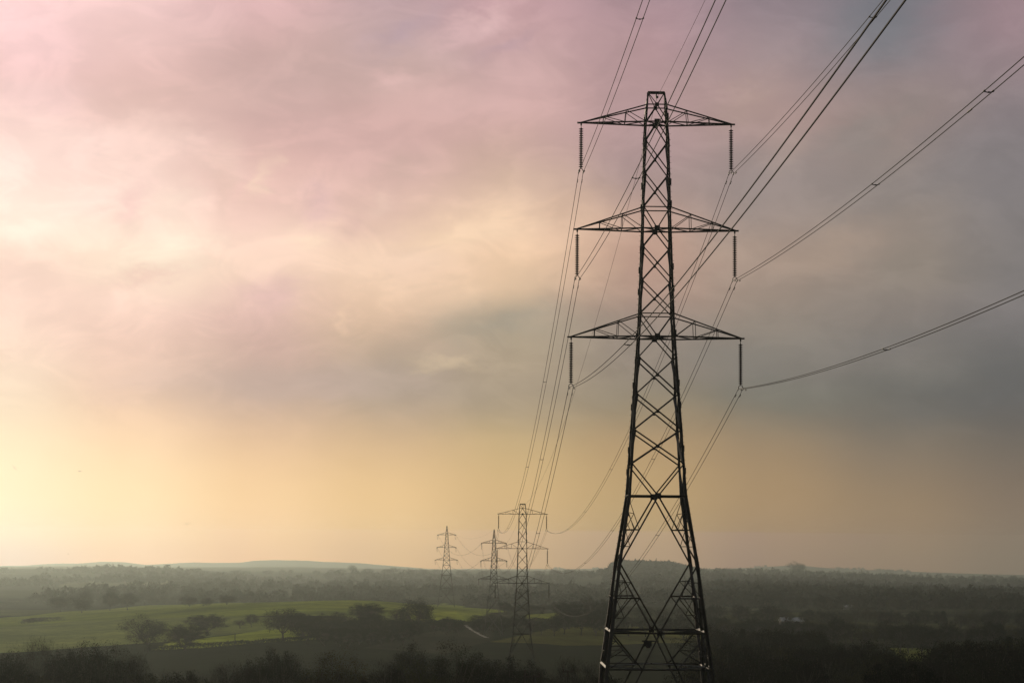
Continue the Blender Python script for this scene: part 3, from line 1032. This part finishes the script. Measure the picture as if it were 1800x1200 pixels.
# ------------------------------------------------------------------ trees
def tree_proto(name, seed, H, Wd, kind, leafmat, nclump=60, nleaf=46, leaf=.42, trunk_h=.24, squash=.40, bare=False, forks=3):
    r = random.Random(seed)
    tk = MB()
    fork = Vector((r.uniform(-.3, .3), r.uniform(-.3, .3), H * trunk_h))
    r0 = H * .026
    tk.tube([(0, 0, -1.0), (0, 0, .1), fork * .5 + Vector((0.1, 0, 0)), fork], [r0 * 1.6, r0 * 1.15, r0 * .95, r0 * .85], 7)
    limbs = []
    for k in range(forks):
        a = 2 * math.pi * (k + r.random() * .6) / forks
        e = fork + Vector((math.cos(a) * Wd * .16, math.sin(a) * Wd * .16, H * r.uniform(.14, .26)))
        tk.tube([fork - Vector((0, 0, .2)), fork.lerp(e, .5) + Vector((math.cos(a) * .25, math.sin(a) * .25, 0)), e], [r0 * .75, r0 * .6, r0 * .45], 6)
        limbs.append(e)
    cz = H * (1 - squash)
    vs, fs = [], []

    def quad(p, d, n, l, w):
        b = d.cross(n).normalized() * w
        o = len(vs)
        vs.extend([p - b * .4, p + d * l * .5 - b, p + d * l, p + d * l * .5 + b])
        fs.append((o, o + 1, o + 2, o + 3))
    lump = [(Vector((r.gauss(0, 1), r.gauss(0, 1), r.gauss(0, .7))).normalized(), r.uniform(.12, .3)) for _ in range(7)]
    for k in range(nclump):
        d = Vector((r.gauss(0, 1), r.gauss(0, 1), r.gauss(.25, .8)))
        d.normalize()
        if kind == 'cone':
            t = r.random() ** .7
            zz = H * (.12 + .86 * t)
            rad = Wd * .5 * (1 - t) ** .8 * r.uniform(.5, 1)
            a = r.uniform(0, 6.283)
            c = Vector((math.cos(a) * rad, math.sin(a) * rad, zz))
        else:
            rho = r.uniform(.45, .93) * (1 + sum(wt_ * max(0, d.dot(v)) ** 3 for v, wt_ in lump) - .12)
            zd = squash * H * (1.0 if d.z > 0 else .95)
            c = Vector((d.x * Wd * .5 * rho, d.y * Wd * .5 * rho, cz + d.z * zd * rho * .92))
            if kind == 'bush':
                c.z = max(c.z * 1.0, .3)
        src = min(limbs, key=lambda q: (q - c).length)
        if kind != 'cone' and kind != 'bush':
            md = src.lerp(c, .5) + Vector((r.uniform(-.4, .4), r.uniform(-.4, .4), r.uniform(0, .5)))
            tk.tube([src, md, c], [r0 * .3, r0 * .17, r0 * .06], 4, False)
        elif kind == 'cone':
            tk.tube([(0, 0, c.z - .2), c], [r0 * .2, r0 * .05], 4, False)
        sg = Wd * r.uniform(.05, .09) * math.sqrt(100 / max(nclump, 60)) ** .7
        nl = int(nleaf * r.uniform(.6, 1.3))
        for _ in range(nl):
            gs = [max(-1.7, min(1.7, r.gauss(0, 1))) for _ in range(3)]
            p = c + Vector((gs[0] * sg, gs[1] * sg, gs[2] * sg * .75))
            dd = Vector((r.gauss(0, 1), r.gauss(0, 1), r.gauss(.2, 1))).normalized()
            nn = Vector((r.gauss(0, 1), r.gauss(0, 1), r.gauss(0, 1))).normalized()
            if abs(dd.dot(nn)) > .95:
                continue
            if bare:
                out = (p - src).normalized()
                quad(p, (dd + out * .9).normalized(), nn, leaf * r.uniform(2.0, 3.6), leaf * .05)
            else:
                quad(p, dd, nn, leaf * r.uniform(.6, 1.3), leaf * r.uniform(.22, .42))
    if kind == 'cone':
        tk.tube([(0, 0, 0), (0, 0, H * .97)], [r0 * .8, r0 * .1], 6)
    me_c = bpy.data.meshes.new('crown')
    me_c.from_pydata([tuple(v) for v in vs], [], fs)
    me_c.materials.append(leafmat)
    return dict(trunk=tk.mesh('trunk', BARK), crown=me_c, H=max(v.z for v in vs), W=Wd, name=name)


PR = {
    'oak': tree_proto('oak_tree', 1, 13, 14, 'dome', LEAF, 130, 80, .3, .22, .45),
    'oak2': tree_proto('oak_tree', 2, 13, 13, 'dome', LEAF, 120, 80, .3, .24, .44, forks=4),
    'fine_oak': tree_proto('oak_tree', 11, 13, 13, 'dome', LEAF, 240, 85, .18, .18, .47, forks=4),
    'fine_oak2': tree_proto('oak_tree', 12, 13, 11, 'dome', LEAF, 230, 85, .18, .18, .48, forks=3),
    'olive': tree_proto('budding_tree', 3, 13, 13, 'dome', OLIVE, 250, 85, .17, .2, .48),
    'bare': tree_proto('bare_tree', 4, 13, 10, 'dome', TWIG, 120, 60, .3, .26, .42, True, 4),
    'bare2': tree_proto('bare_tree', 5, 14, 11, 'dome', TWIG, 110, 60, .3, .3, .40, True, 3),
    'dark': tree_proto('evergreen_tree', 6, 13, 10, 'dome', DARKLEAF, 260, 90, .2, .12, .49),
    'cone': tree_proto('conifer_tree', 8, 14, 6.5, 'cone', DARKLEAF, 170, 70, .24),
    'bush': tree_proto('bush', 9, 4, 6, 'bush', LEAF, 90, 80, .16, .1, .5),
    'bramble': tree_proto('bush', 10, 4, 5, 'bush', TWIG, 80, 50, .16, .1, .5, True),
}
ntree = [0]


def tree(kind, px, ytop, Y, wpx=None, label='', group=None, zrot=None, ground_at=None):
    pr = PR[kind]
    X = at(px, 1000, Y).x
    z = gz(X, Y)
    top = at(px, ytop, Y).z if ytop is not None else z + pr['H'] * rnd.uniform(.7, 1.1)
    h = max(top - z, 2.0)
    sz = h / pr['H']
    sx = max((wpx / FPX * Y / pr['W']) if wpx else sz * rnd.uniform(.85, 1.2), sz * (.62 if wpx and group is None else rnd.uniform(.75, .92)) * pr['H'] / 13 if pr['name'] != 'conifer_tree' else 0)
    return put_tree(pr, (X, Y, z - .15), sx, sz, label, group, zrot)


def put_tree(pr, loc, sx, sz, label, group, zrot=None):
    root = thing(pr['name'], loc, label, 'bush' if pr['name'] == 'bush' else 'tree', group, zrot if zrot is not None else rnd.uniform(0, 6.28))
    root.scale = (sx, sx, sz)
    link('trunk', pr['trunk'], root)
    link('crown', pr['crown'], root)
    ntree[0] += 1
    return root


# notable trees: kind, bearing, top, distance, width, label
NOTABLE = [
    ('oak', 263, 1075, 800, 72, 'broad domed oak standing alone left of the bright green field'),
    ('dark', 328, 1094, 795, 72, 'low spreading oak in front of the bright green field at its left end'),
    ('dark', 367, 1077, 905, 70, 'rounded tree behind the low spreading oak on the upper edge of the bright field'),
    ('bare', 424, 1087, 930, 26, 'thin small bare tree on the upper edge of the bright green field'),
    ('oak2', 444, 1077, 935, 29, 'small round headed tree above the middle of the bright green field'),
    ('oak2', 501, 1066, 835, 72, 'oak with a short forked trunk at the right end of the bright green field'),
    ('oak', 735, 1044, 900, 74, 'tall old oak with open forked limbs left of the pale track'),
    ('dark', 650, 1057, 930, 62, 'rounded dark tree rising above the hedgerow left of the tall forked oak'),
    ('bare', 700, 1066, 940, 34, 'bare tree between the rounded dark tree and the tall forked oak'),
    ('bare', 72, 1107, 390, 36, 'tall hazy bare tree behind the bottom left thicket'),
    ('bare2', 38, 1121, 327, 50, 'spiky twiggy tree near the bottom left corner of the picture'),
    ('dark', 4, 1132, 312, 44, 'dark rounded tree cut by the left edge of the picture'),
    ('dark', 124, 1132, 324, 46, 'small pointed evergreen in the bottom left thicket'),
    ('fine_oak2', 166, 1115, 312, 66, 'broad dark tree in the middle of the bottom left thicket'),
    ('fine_oak', 206, 1121, 306, 46, 'dark tree joined to the right side of the broad thicket tree'),
    ('bare', 238, 1130, 300, 62, 'bare branching tree at the right end of the bottom left thicket'),
    ('bramble', 92, 1140, 282, 40, 'brown twiggy bush at the foot of the small pointed evergreen'),
    ('bare2', 170, 1150, 258, 50, 'bare crooked tree in front of the broad thicket tree'),
    ('bare', 402, 1151, 282, 96, 'russet twiggy tree below the hedge of the bright green field'),
    ('fine_oak2', 447, 1146, 288, 40, 'small dark tree beside the russet twiggy tree'),
    ('dark', 487, 1133, 312, 42, 'dark upright tree below the forked oak of the bright field'),
    ('fine_oak', 512, 1141, 300, 40, 'low dark tree right of the dark upright tree'),
    ('olive', 577, 1130, 246, 118, 'large olive green tree with a domed top at the bottom of the picture'),
    ('olive', 634, 1143, 240, 74, 'olive green tree joined to the large domed olive tree'),
    ('bare', 682, 1148, 234, 60, 'crooked bare tree standing between two dark olive trees'),
    ('fine_oak2', 722, 1121, 354, 64, 'hazy round tree behind the crooked bare tree'),
    ('olive', 742, 1146, 243, 60, 'dull olive tree in front of the hazy round tree'),
    ('fine_oak', 790, 1117, 270, 104, 'largest dark domed tree left of the second pylon foot'),
    ('fine_oak2', 834, 1136, 273, 56, 'dark tree on the right shoulder of the largest dark domed tree'),
    ('dark', 888, 1148, 327, 74, 'blackish evergreen dome at the foot of the second pylon'),
    ('fine_oak2', 938, 1152, 336, 40, 'small dark tree between the legs of the second pylon'),
    ('bare', 1000, 1143, 288, 62, 'dark twiggy tree between the second pylon and the largest pylon'),
    ('bare2', 1042, 1146, 282, 44, 'dark twiggy tree touching the left leg of the largest pylon'),
    ('dark', 1000, 1052, 1010, 52, 'dark round tree right of the second pylon above the hedge'),
    ('bare', 1035, 1041, 1060, 36, 'bare open tree left of the largest pylon on the skyline of the dark hedge'),
    ('dark', 1062, 1050, 1000, 40, 'dark tree seen through the left leg of the largest pylon'),
    ('oak2', 400, 1045, 1230, 34, 'dark domed tree on the crest of the long green field'),
    ('bush', 365, 1049, 1225, 24, 'low bush left of the domed tree on the field crest'),
    ('oak', 335, 1044, 1290, 28, 'round hazy tree just beyond the field crest'),
    ('oak', 195, 1033, 1380, 34, 'tall hazy round tree beyond the left half of the green field'),
    ('oak2', 226, 1040, 1400, 36, 'hazy wide tree right of the tall hazy round tree'),
    ('bare', 152, 1032, 1420, 28, 'hazy bare tree left of the tall hazy round tree'),
    ('oak', 108, 1042, 1330, 42, 'hazy wide tree above the left end of the green field'),
    ('oak2', 146, 1052, 1270, 36, 'low hazy tree touching the edge of the green field'),
    ('dark', 1611, 1160, 272, 112, 'black domed tree at the bottom right of the picture'),
    ('dark', 1556, 1154, 282, 54, 'near black tree left of the black domed tree'),
    ('fine_oak', 1660, 1180, 276, 50, 'black tree at the right foot of the black domed tree'),
    ('bramble', 1272, 1158, 105, 24, 'leggy dark shrub beside the right foot of the largest pylon'),
    ('bramble', 1293, 1180, 104, 22, 'small twiggy shrub right of the leggy dark shrub'),
    ('oak', 1402, 984, 5200, 30, 'faint rounded clump of trees topping the far skyline'),
]
for k, px, yt, Y, w, lab in NOTABLE:
    tree(k, px, yt, Y, w, lab)

# groups whose members nothing tells apart
ridge = 'hazy trees along the distant ridge top'
for px, yt, w in [(418, 1000, 30), (432, 1003, 22), (470, 1000, 21), (497, 1000, 15), (511, 999, 10), (555, 1000, 13), (583, 999, 18), (600, 998, 20), (620, 991, 20), (646, 998, 24), (680, 999, 20), (692, 995, 22), (720, 997, 20), (742, 997, 24), (766, 998, 20), (808, 1001, 18), (820, 1003, 20), (850, 1001, 24), (890, 1002, 26), (945, 1001, 24), (975, 1000, 22), (1000, 999, 26), (1030, 1000, 26), (1056, 998, 24)]:
    tree(rnd.choice(['oak', 'oak2', 'oak', 'bare']), px, yt, YM - 10 + rnd.uniform(-25, 25), w, 'hazy grey tree in the broken row along the distant ridge top', ridge)
hedgerow = 'trees of the dark hedgerow behind the fields'
for px, yt, Y, w in [(535, 1076, 900, 34), (556, 1080, 890, 30), (575, 1074, 905, 34), (596, 1073, 915, 32), (614, 1078, 900, 30), (556, 1090, 850, 40), (588, 1090, 850, 46), (622, 1088, 850, 44), (600, 1100, 800, 46), (640, 1098, 830, 44), (664, 1092, 850, 40), (690, 1094, 850, 36), (765, 1084, 900, 34), (786, 1082, 905, 34), (806, 1088, 900, 24), (840, 1078, 960, 34), (862, 1076, 965, 34), (886, 1078, 960, 34), (910, 1076, 965, 36), (934, 1084, 950, 34), (952, 1090, 945, 28), (846, 1086, 930, 34), (880, 1088, 930, 36), (992, 1072, 960, 46), (1022, 1068, 960, 44), (1048, 1066, 960, 40), (1080, 1070, 970, 40), (975, 1084, 940, 30), (1105, 1078, 980, 40), (1135, 1082, 985, 40), (1166, 1080, 985, 40), (1200, 1078, 980, 40), (905, 1062, 1180, 36), (930, 1058, 1200, 34), (955, 1060, 1200, 34), (980, 1056, 1200, 30), (888, 1056, 1230, 28), (1130, 1062, 1150, 34), (1165, 1064, 1150, 36), (1195, 1062, 1150, 34), (1100, 1060, 1150, 34)]:
    tree(rnd.choice(['dark', 'oak', 'oak2', 'oak2', 'bare']), px, yt, Y, w, 'dark tree crowded into the hedgerow between the fields and the second pylon', hedgerow)
lab_hz = 'hazy tree in the valley beyond the long green field'
for px, yt, Y, w in [(85, 1038, 1856, 30), (62, 1044, 1817, 30), (128, 1046, 1792, 26), (255, 1043, 1779, 30), (272, 1046, 1740, 26), (292, 1046, 1792, 24), (312, 1044, 1817, 22), (180, 1046, 1715, 28), (30, 1050, 1766, 34), (5, 1056, 1702, 34), (430, 1047, 1702, 22), (470, 1048, 1702, 20), (510, 1049, 1689, 24), (575, 1047, 1702, 26), (655, 1046, 1728, 24), (690, 1048, 1702, 26), (715, 1050, 1689, 22)]:
    tree(rnd.choice(['oak', 'oak2', 'bare']), px, yt, Y, w, lab_hz, 'hazy trees beyond the long green field')
nbk = 'dark trees crowding the near bank'
lab_n = 'low dark tree crowding the bank along the bottom of the picture'
for k, px in enumerate([-10, 22, 55, 85, 105, 145, 185, 222, 255, 285, 310, 335, 360, 385, 428, 460, 535, 552, 610, 655, 700, 760, 815, 855, 880, 912, 955, 975, 1022, 1062]):
    tree(['fine_oak', 'dark', 'fine_oak2', 'olive', 'bare2', 'dark'][k % 6], px, 1174 + rnd.uniform(-8, 14), rnd.uniform(225, 300), rnd.uniform(56, 84), lab_n, nbk)
hedge_fill = [(525, 1078), (545, 1086), (562, 1080), (580, 1092), (600, 1084), (618, 1092), (636, 1086), (655, 1080), (672, 1086), (690, 1090), (708, 1086), (572, 1102), (592, 1106), (612, 1104), (632, 1108), (652, 1104), (672, 1102), (540, 1098), (690, 1100), (710, 1096), (728, 1094)]
for px, yt in hedge_fill:
    tree(rnd.choice(['dark', 'oak', 'oak2', 'dark']), px, yt - 4, 860 - (yt - 1085) * 3 + rnd.uniform(-20, 20), rnd.uniform(34, 48), 'dark tree crowded into the hedgerow between the fields and the second pylon', hedgerow)
# the wooded plain on the right
plain = 'trees of the wooded plain behind the largest pylon'
lab_p = 'dark tree crowded into the wooded plain right of the largest pylon'
ROWS = [(1250, 1440, 1096, 1110, 640, 22, 34), (1640, 1840, 1128, 1112, 560, 15, 36), (1440, 1560, 1124, 1128, 560, 8, 30), (1250, 1480, 1128, 1128, 470, 18, 42), (1640, 1840, 1132, 1122, 450, 13, 44),
        (1500, 1600, 1142, 1140, 430, 7, 40), (1230, 1430, 1150, 1150, 380, 11, 46), (1640, 1840, 1156, 1150, 370, 10, 48), (1240, 1420, 1080, 1088, 980, 14, 26), (1420, 1620, 1086, 1092, 960, 16, 26), (1600, 1840, 1096, 1088, 940, 16, 30),
        (1240, 1560, 1062, 1068, 1250, 20, 22), (1540, 1840, 1072, 1068, 1230, 18, 24), (1240, 1840, 1046, 1052, 1620, 34, 20)]
for x0, x1, y0, y1, Y, n, w in ROWS:
    for k in range(n):
        t = (k + rnd.uniform(-.4, .4)) / (n - 1)
        px = x0 + (x1 - x0) * t
        tree(rnd.choice(['oak', 'oak2', 'dark', 'bare', 'oak', 'bare', 'olive', 'cone' if rnd.random() < .2 else 'oak2']), px, y0 + (y1 - y0) * t + rnd.uniform(-6, 7), Y * rnd.uniform(.96, 1.05), w * rnd.uniform(.8, 1.35), lab_p, plain)

# far woods that read as one mass
rs = np.random.RandomState(3)


def far_woodland():
    V, F, off = [], [], 0
    pts = []
    for _ in range(4200):                             # plain to the right and behind
        Y = 1700 * (7000 / 1700) ** rs.uniform(0, 1)
        u = rs.uniform(.085, .34)
        if math.sin(u * 31 + Y * .0043) + math.sin(u * 87 - Y * .0081) + .8 * math.sin(Y * .011 + u * 12) < -.35:
            continue
        pts.append((u * Y, Y, rs.uniform(7, 15)))
    for Yb in (1850, 2000, 2200, 2450, 2750, 3100, 3500, 3900, 4080):      # long belts on the distant slopes
        u = -.34
        while u < .11:
            ln = rs.uniform(.03, .13)
            skew = rs.uniform(-1500, 1500)
            for _ in range(int(ln * Yb / 3.2)):
                v = rs.uniform(0, ln)
                y = Yb + skew * (v - ln / 2) + rs.normal(0, 14)
                pts.append(((u + v) * y, y, rs.uniform(5, 11) * (1.25 if rs.rand() < .15 else 1)))
            u += ln + rs.uniform(.0, .07)
    for _ in range(420):                              # flat topped wood on the ridge
        u = (rs.uniform(1078, 1215) - 900) / FPX
        Y = rs.uniform(YM - 140, YM + 200)
        pts.append((u * Y, Y, rs.uniform(11, 14)))
    for _ in range(700):
        u = rs.uniform(.02, .34)
        Y = rs.uniform(YF - 300, YF + 60)
        if math.sin(u * 45) + math.sin(u * 110 + 1) > .2:
            pts.append((u * Y, Y, rs.uniform(6, 11)))
    P = np.array(pts)
    Z = ground(P[:, 0], P[:, 1])
    for (x, y, h), z in zip(pts, Z):
        n = 90 if y < 3200 else 44
        w = h * rs.uniform(.42, .62)
        d = rs.normal(0, 1, (n, 3))
        d /= np.linalg.norm(d, axis=1)[:, None]
        rho = rs.uniform(.55, 1, (n, 1))
        c = d * rho * np.array([w, w, h * .48]) + np.array([x, y, z + h * .5])
        sz = h * (.15 if y < 3200 else .22)
        tri = c[:, None, :] + rs.normal(0, 1, (n, 3, 3)) * sz
        V.append(tri.reshape(-1, 3))
        F.append(np.arange(off, off + 3 * n).reshape(-1, 3))
        off += 3 * n
    me = bpy.data.meshes.new('far_woodland')
    me.from_pydata(np.concatenate(V).tolist(), [], np.concatenate(F).tolist())
    me.materials.append(LEAF)
    o = link('far_woodland', me)
    o['kind'] = 'stuff'
    tag(o, 'hazy far woodland covering the plain and the distant ridges', 'woodland')


far_woodland()


def hedge(label, pix, height, width, mat=DARKLEAF, dens=70, group='hedges between the fields'):
    """a clipped run of leaf clumps following the ground"""
    pw = [hit(*p) for p in pix]
    r = random.Random(len(label))
    vs, fs = [], []
    o0 = pw[0].copy()
    for a, b in zip(pw, pw[1:]):
        L = (b - a).length
        for _ in range(int(L * dens)):
            t = r.random()
            p = a.lerp(b, t)
            x, y = p.x + r.gauss(0, width * .35), p.y + r.gauss(0, width * .35)
            hh = height * (.8 + .35 * noise.noise(Vector((x * .12, y * .12, 1))))
            z = gz(x, y) + hh * r.random() ** .6
            d = Vector((r.gauss(0, 1), r.gauss(0, 1), r.gauss(.2, 1))).normalized()
            e = d.orthogonal().normalized() * .16
            q = Vector((x, y, z)) - o0
            k = len(vs)
            l = .5 * r.uniform(.6, 1.4)
            vs.extend([q - e * .4, q + d * l * .5 - e, q + d * l, q + d * l * .5 + e])
            fs.append((k, k + 1, k + 2, k + 3))
    me = bpy.data.meshes.new('hedge')
    me.from_pydata([tuple(v) for v in vs], [], fs)
    me.materials.append(mat)
    ob = link('hedge', me)
    ob.location = o0
    tag(ob, label, 'hedge', group)


hedge('dark hedge along the lower edge of the bright green field', [(262, 1146), (340, 1141), (420, 1136), (500, 1129), (590, 1125), (640, 1122)], 2.4, 3.2)
hedge('short thin hedge at the left end of the long green field', [(40, 1096), (75, 1092), (108, 1090)], 2.6, 3.0, LEAF, 40)
hedge('thick dark hedge left of the pale track', [(690, 1104), (760, 1101), (815, 1100)], 3.5, 4.0)
hedge('thick dark hedge from the pale track to the foot of the large pylon', [(826, 1103), (900, 1100), (960, 1097), (1040, 1096)], 3.6, 4.0)
hedge('dark hedge on the plain below the narrow grey green field', [(1440, 1118), (1520, 1124), (1620, 1128)], 3.0, 4.0)


# ------------------------------------------------------------------ barns, poles, birds
def barn(label, px, py, wpx, depth, hgt, yaw):
    p = hit(px, py)
    w = wpx / FPX * p.y
    root = thing('barn', (p.x, p.y, p.z), label, 'barn', 'barns on the wooded plain', yaw)
    m = MB()
    m.box((0, 0, hgt * .5 - .3), w, depth, hgt + .6)
    m._add([(-w / 2, -depth / 2, hgt), (-w / 2, depth / 2, hgt), (-w / 2, 0, hgt + depth * .18), (w / 2, -depth / 2, hgt), (w / 2, depth / 2, hgt), (w / 2, 0, hgt + depth * .18)], [(0, 2, 1), (3, 4, 5)])
    link('wall', m.mesh('wall', BARNWALL), root)
    m = MB()
    for s in (-1, 1):
        a, b = Vector((0, s * (depth / 2 + .4), hgt - .1)), Vector((0, 0, hgt + depth * .18 + .06))
        x = w / 2 + .4
        up = Vector((0, 0, .12))
        vs = [(-x, a.y, a.z), (x, a.y, a.z), (x, b.y, b.z), (-x, b.y, b.z)]
        vs += [(q[0], q[1], q[2] + .12) for q in vs]
        m._add(vs, [(0, 1, 2, 3), (7, 6, 5, 4), (0, 4, 5, 1), (1, 5, 6, 2), (2, 6, 7, 3), (3, 7, 4, 0)])
    link('roof', m.mesh('roof', ROOF), root)
    m = MB()
    m.box((w * .2, -depth / 2 - .05, hgt * .4), min(3.5, w * .3), .1, hgt * .8)
    link('door', m.mesh('door', PLATE), root)


barn('long low barn with a pale roof right of the largest pylon', 1391, 1097, 38, 11, 2.2, .05)
barn('small pale roofed barn half hidden by trees in the middle of the plain', 1492, 1071, 18, 9, 2.4, -.1)
barn('tiny faint barn roof among trees just right of the skyline barn', 1425, 1056, 15, 9, 2.4, .0)
barn('faint pale roofed barn nearest the skyline of the plain', 1344, 1049, 24, 11, 2.6, .1)


def pole(label, px, ytop, Y, rad, arms=(), cap=False):
    X = at(px, 1000, Y).x
    z = gz(X, Y)
    h = at(px, ytop, Y).z - z
    root = thing('wooden_pole', (X, Y, z), label, 'pole', 'wooden poles')
    m = MB()
    m.tube([(0, 0, -.5), (0, 0, h * .5), (0, 0, h)], [rad * 1.15, rad, rad * .88], 8)
    link('post', m.mesh('post', WOOD), root)
    for k, (dz, half, off) in enumerate(arms):
        m = MB()
        m.box((off, -rad - .06, h - dz), half * 2, .1, .13)
        link('crossarm', m.mesh('crossarm', WOOD), root)
        for s in (-1, 1):
            m = MB()
            c = (off + s * half * .85, -rad - .06, h - dz + .065)
            m.tube([c, (c[0], c[1], c[2] + .08), (c[0], c[1], c[2] + .2), (c[0], c[1], c[2] + .24)], [.02, .055, .05, .02], 8)
            link('pin_insulator', m.mesh('pin_insulator', GLASSY), root)
    if cap:
        m = MB()
        m.box((0, 0, h + .02), rad * 3.4, rad * 3.4, .1)
        link('pole_cap', m.mesh('pole_cap', WOOD), root)


pole('slim wooden pole with a square cap at the foot of the second pylon', 924, 1178, 180, .07, cap=True)
pole('stout wooden pole with a crossarm just right of the slim capped pole', 940, 1185, 182, .15, arms=((.16, .65, -.1),))
pole('wooden pole with a crossarm nearest the left leg of the largest pylon', 999, 1177, 230, .12, arms=((.15, .55, 0),))
pole('lone wooden post standing in the bright green field', 415.5, 1112, 800, .16)


def bird(label, px, py, Y, span, up, bank, heading):
    """one continuous gull: a spindle body with two bent wings"""
    m = MB()
    n = 8
    prof = [(-.2, .004), (-.15, .03), (-.05, .05), (.05, .055), (.14, .042), (.2, .03), (.235, .012), (.26, .003)]
    ring = []
    vs, fs = [], []
    for y, r in prof:
        for k in range(n):
            a = 2 * math.pi * k / n
            vs.append((math.cos(a) * r, y, math.sin(a) * r * .85))
    for i in range(len(prof) - 1):
        for k in range(n):
            fs.append((i * n + k, i * n + (k + 1) % n, (i + 1) * n + (k + 1) % n, (i + 1) * n + k))
    m._add(vs, fs)
    for s in (-1, 1):                                  # wings
        st = [(0.03, .08, -.07, 0.02), (.2, .1, -.05, up * .8), (.34, .06, -.05, up), (.5, -.06, -.1, up * .55)]
        o = len(m.v)
        vv_, ff = [], []
        for x, le, te, z in st:
            vv_ += [(s * x, le, z), (s * x, te, z + .004), (s * x, (le + te) / 2, z + .014)]
        for i in range(3):
            a, b = i * 3, i * 3 + 3
            ff += [(a, b, b + 2, a + 2), (a + 2, b + 2, b + 1, a + 1), (a + 1, b + 1, b, a)]
        ff += [(9, 10, 11)]
        m._add(vv_, ff)
    m._add([(-.02, -.18, 0), (.02, -.18, 0), (.06, -.3, 0), (-.06, -.3, 0), (0, -.24, .01)], [(0, 1, 4), (1, 2, 4), (2, 3, 4), (3, 0, 4), (0, 3, 2, 1)])
    ob = link('bird', m.mesh('bird', BIRD))
    ob.location = at(px, py, Y)
    ob.scale = (span, span, span)
    ob.rotation_euler = (0, bank, heading)
    tag(ob, label, 'bird', 'gulls in flight')


bird('small bird banking steeply near the left edge of the sky', 25, 822, 420, 1.5, .1, .8, .3)
bird('small bird with level wings high above the left hills', 140, 828, 420, 1.15, .06, -.1, 1.0)
bird('bird with raised wings low over the hills', 328, 921, 400, 1.5, .22, .1, .2)
bird('tiny dot of a bird just above the far left hill', 120, 973, 700, .9, .1, .2, 1.3)
bird('bird flying level in front of the wooded ridge', 267, 1023, 480, 1.1, .05, .05, 1.2)
bird('faint bird left of the level one in front of the ridge', 151, 1023, 600, 1.0, .15, .3, .5)

# ------------------------------------------------------------------ haze over the valley
m = MB()
m.box((0, HAZE_END / 2 - 150, (HAZE_TOP - 260) / 2), 12000, HAZE_END + 300, HAZE_TOP + 260)
hm = bpy.data.materials.new('valley_haze')
hm.use_nodes = True
hm.node_tree.nodes.clear()
hn = NT(hm.node_tree)
pv = hn.n('ShaderNodeVolumePrincipled')
pv.inputs['Density'].default_value = HAZE_D
pv.inputs['Color'].default_value = (.74, .86, .84, 1)
pv.inputs['Anisotropy'].default_value = .82
ho = hn.n('ShaderNodeOutputMaterial')
hm.node_tree.links.new(pv.outputs[0], ho.inputs['Volume'])
hz_o = link('haze', m.mesh('haze', hm))
hz_o['kind'] = 'stuff'
tag(hz_o, 'pale evening haze filling the valley', 'haze')
print('TREES', ntree[0])
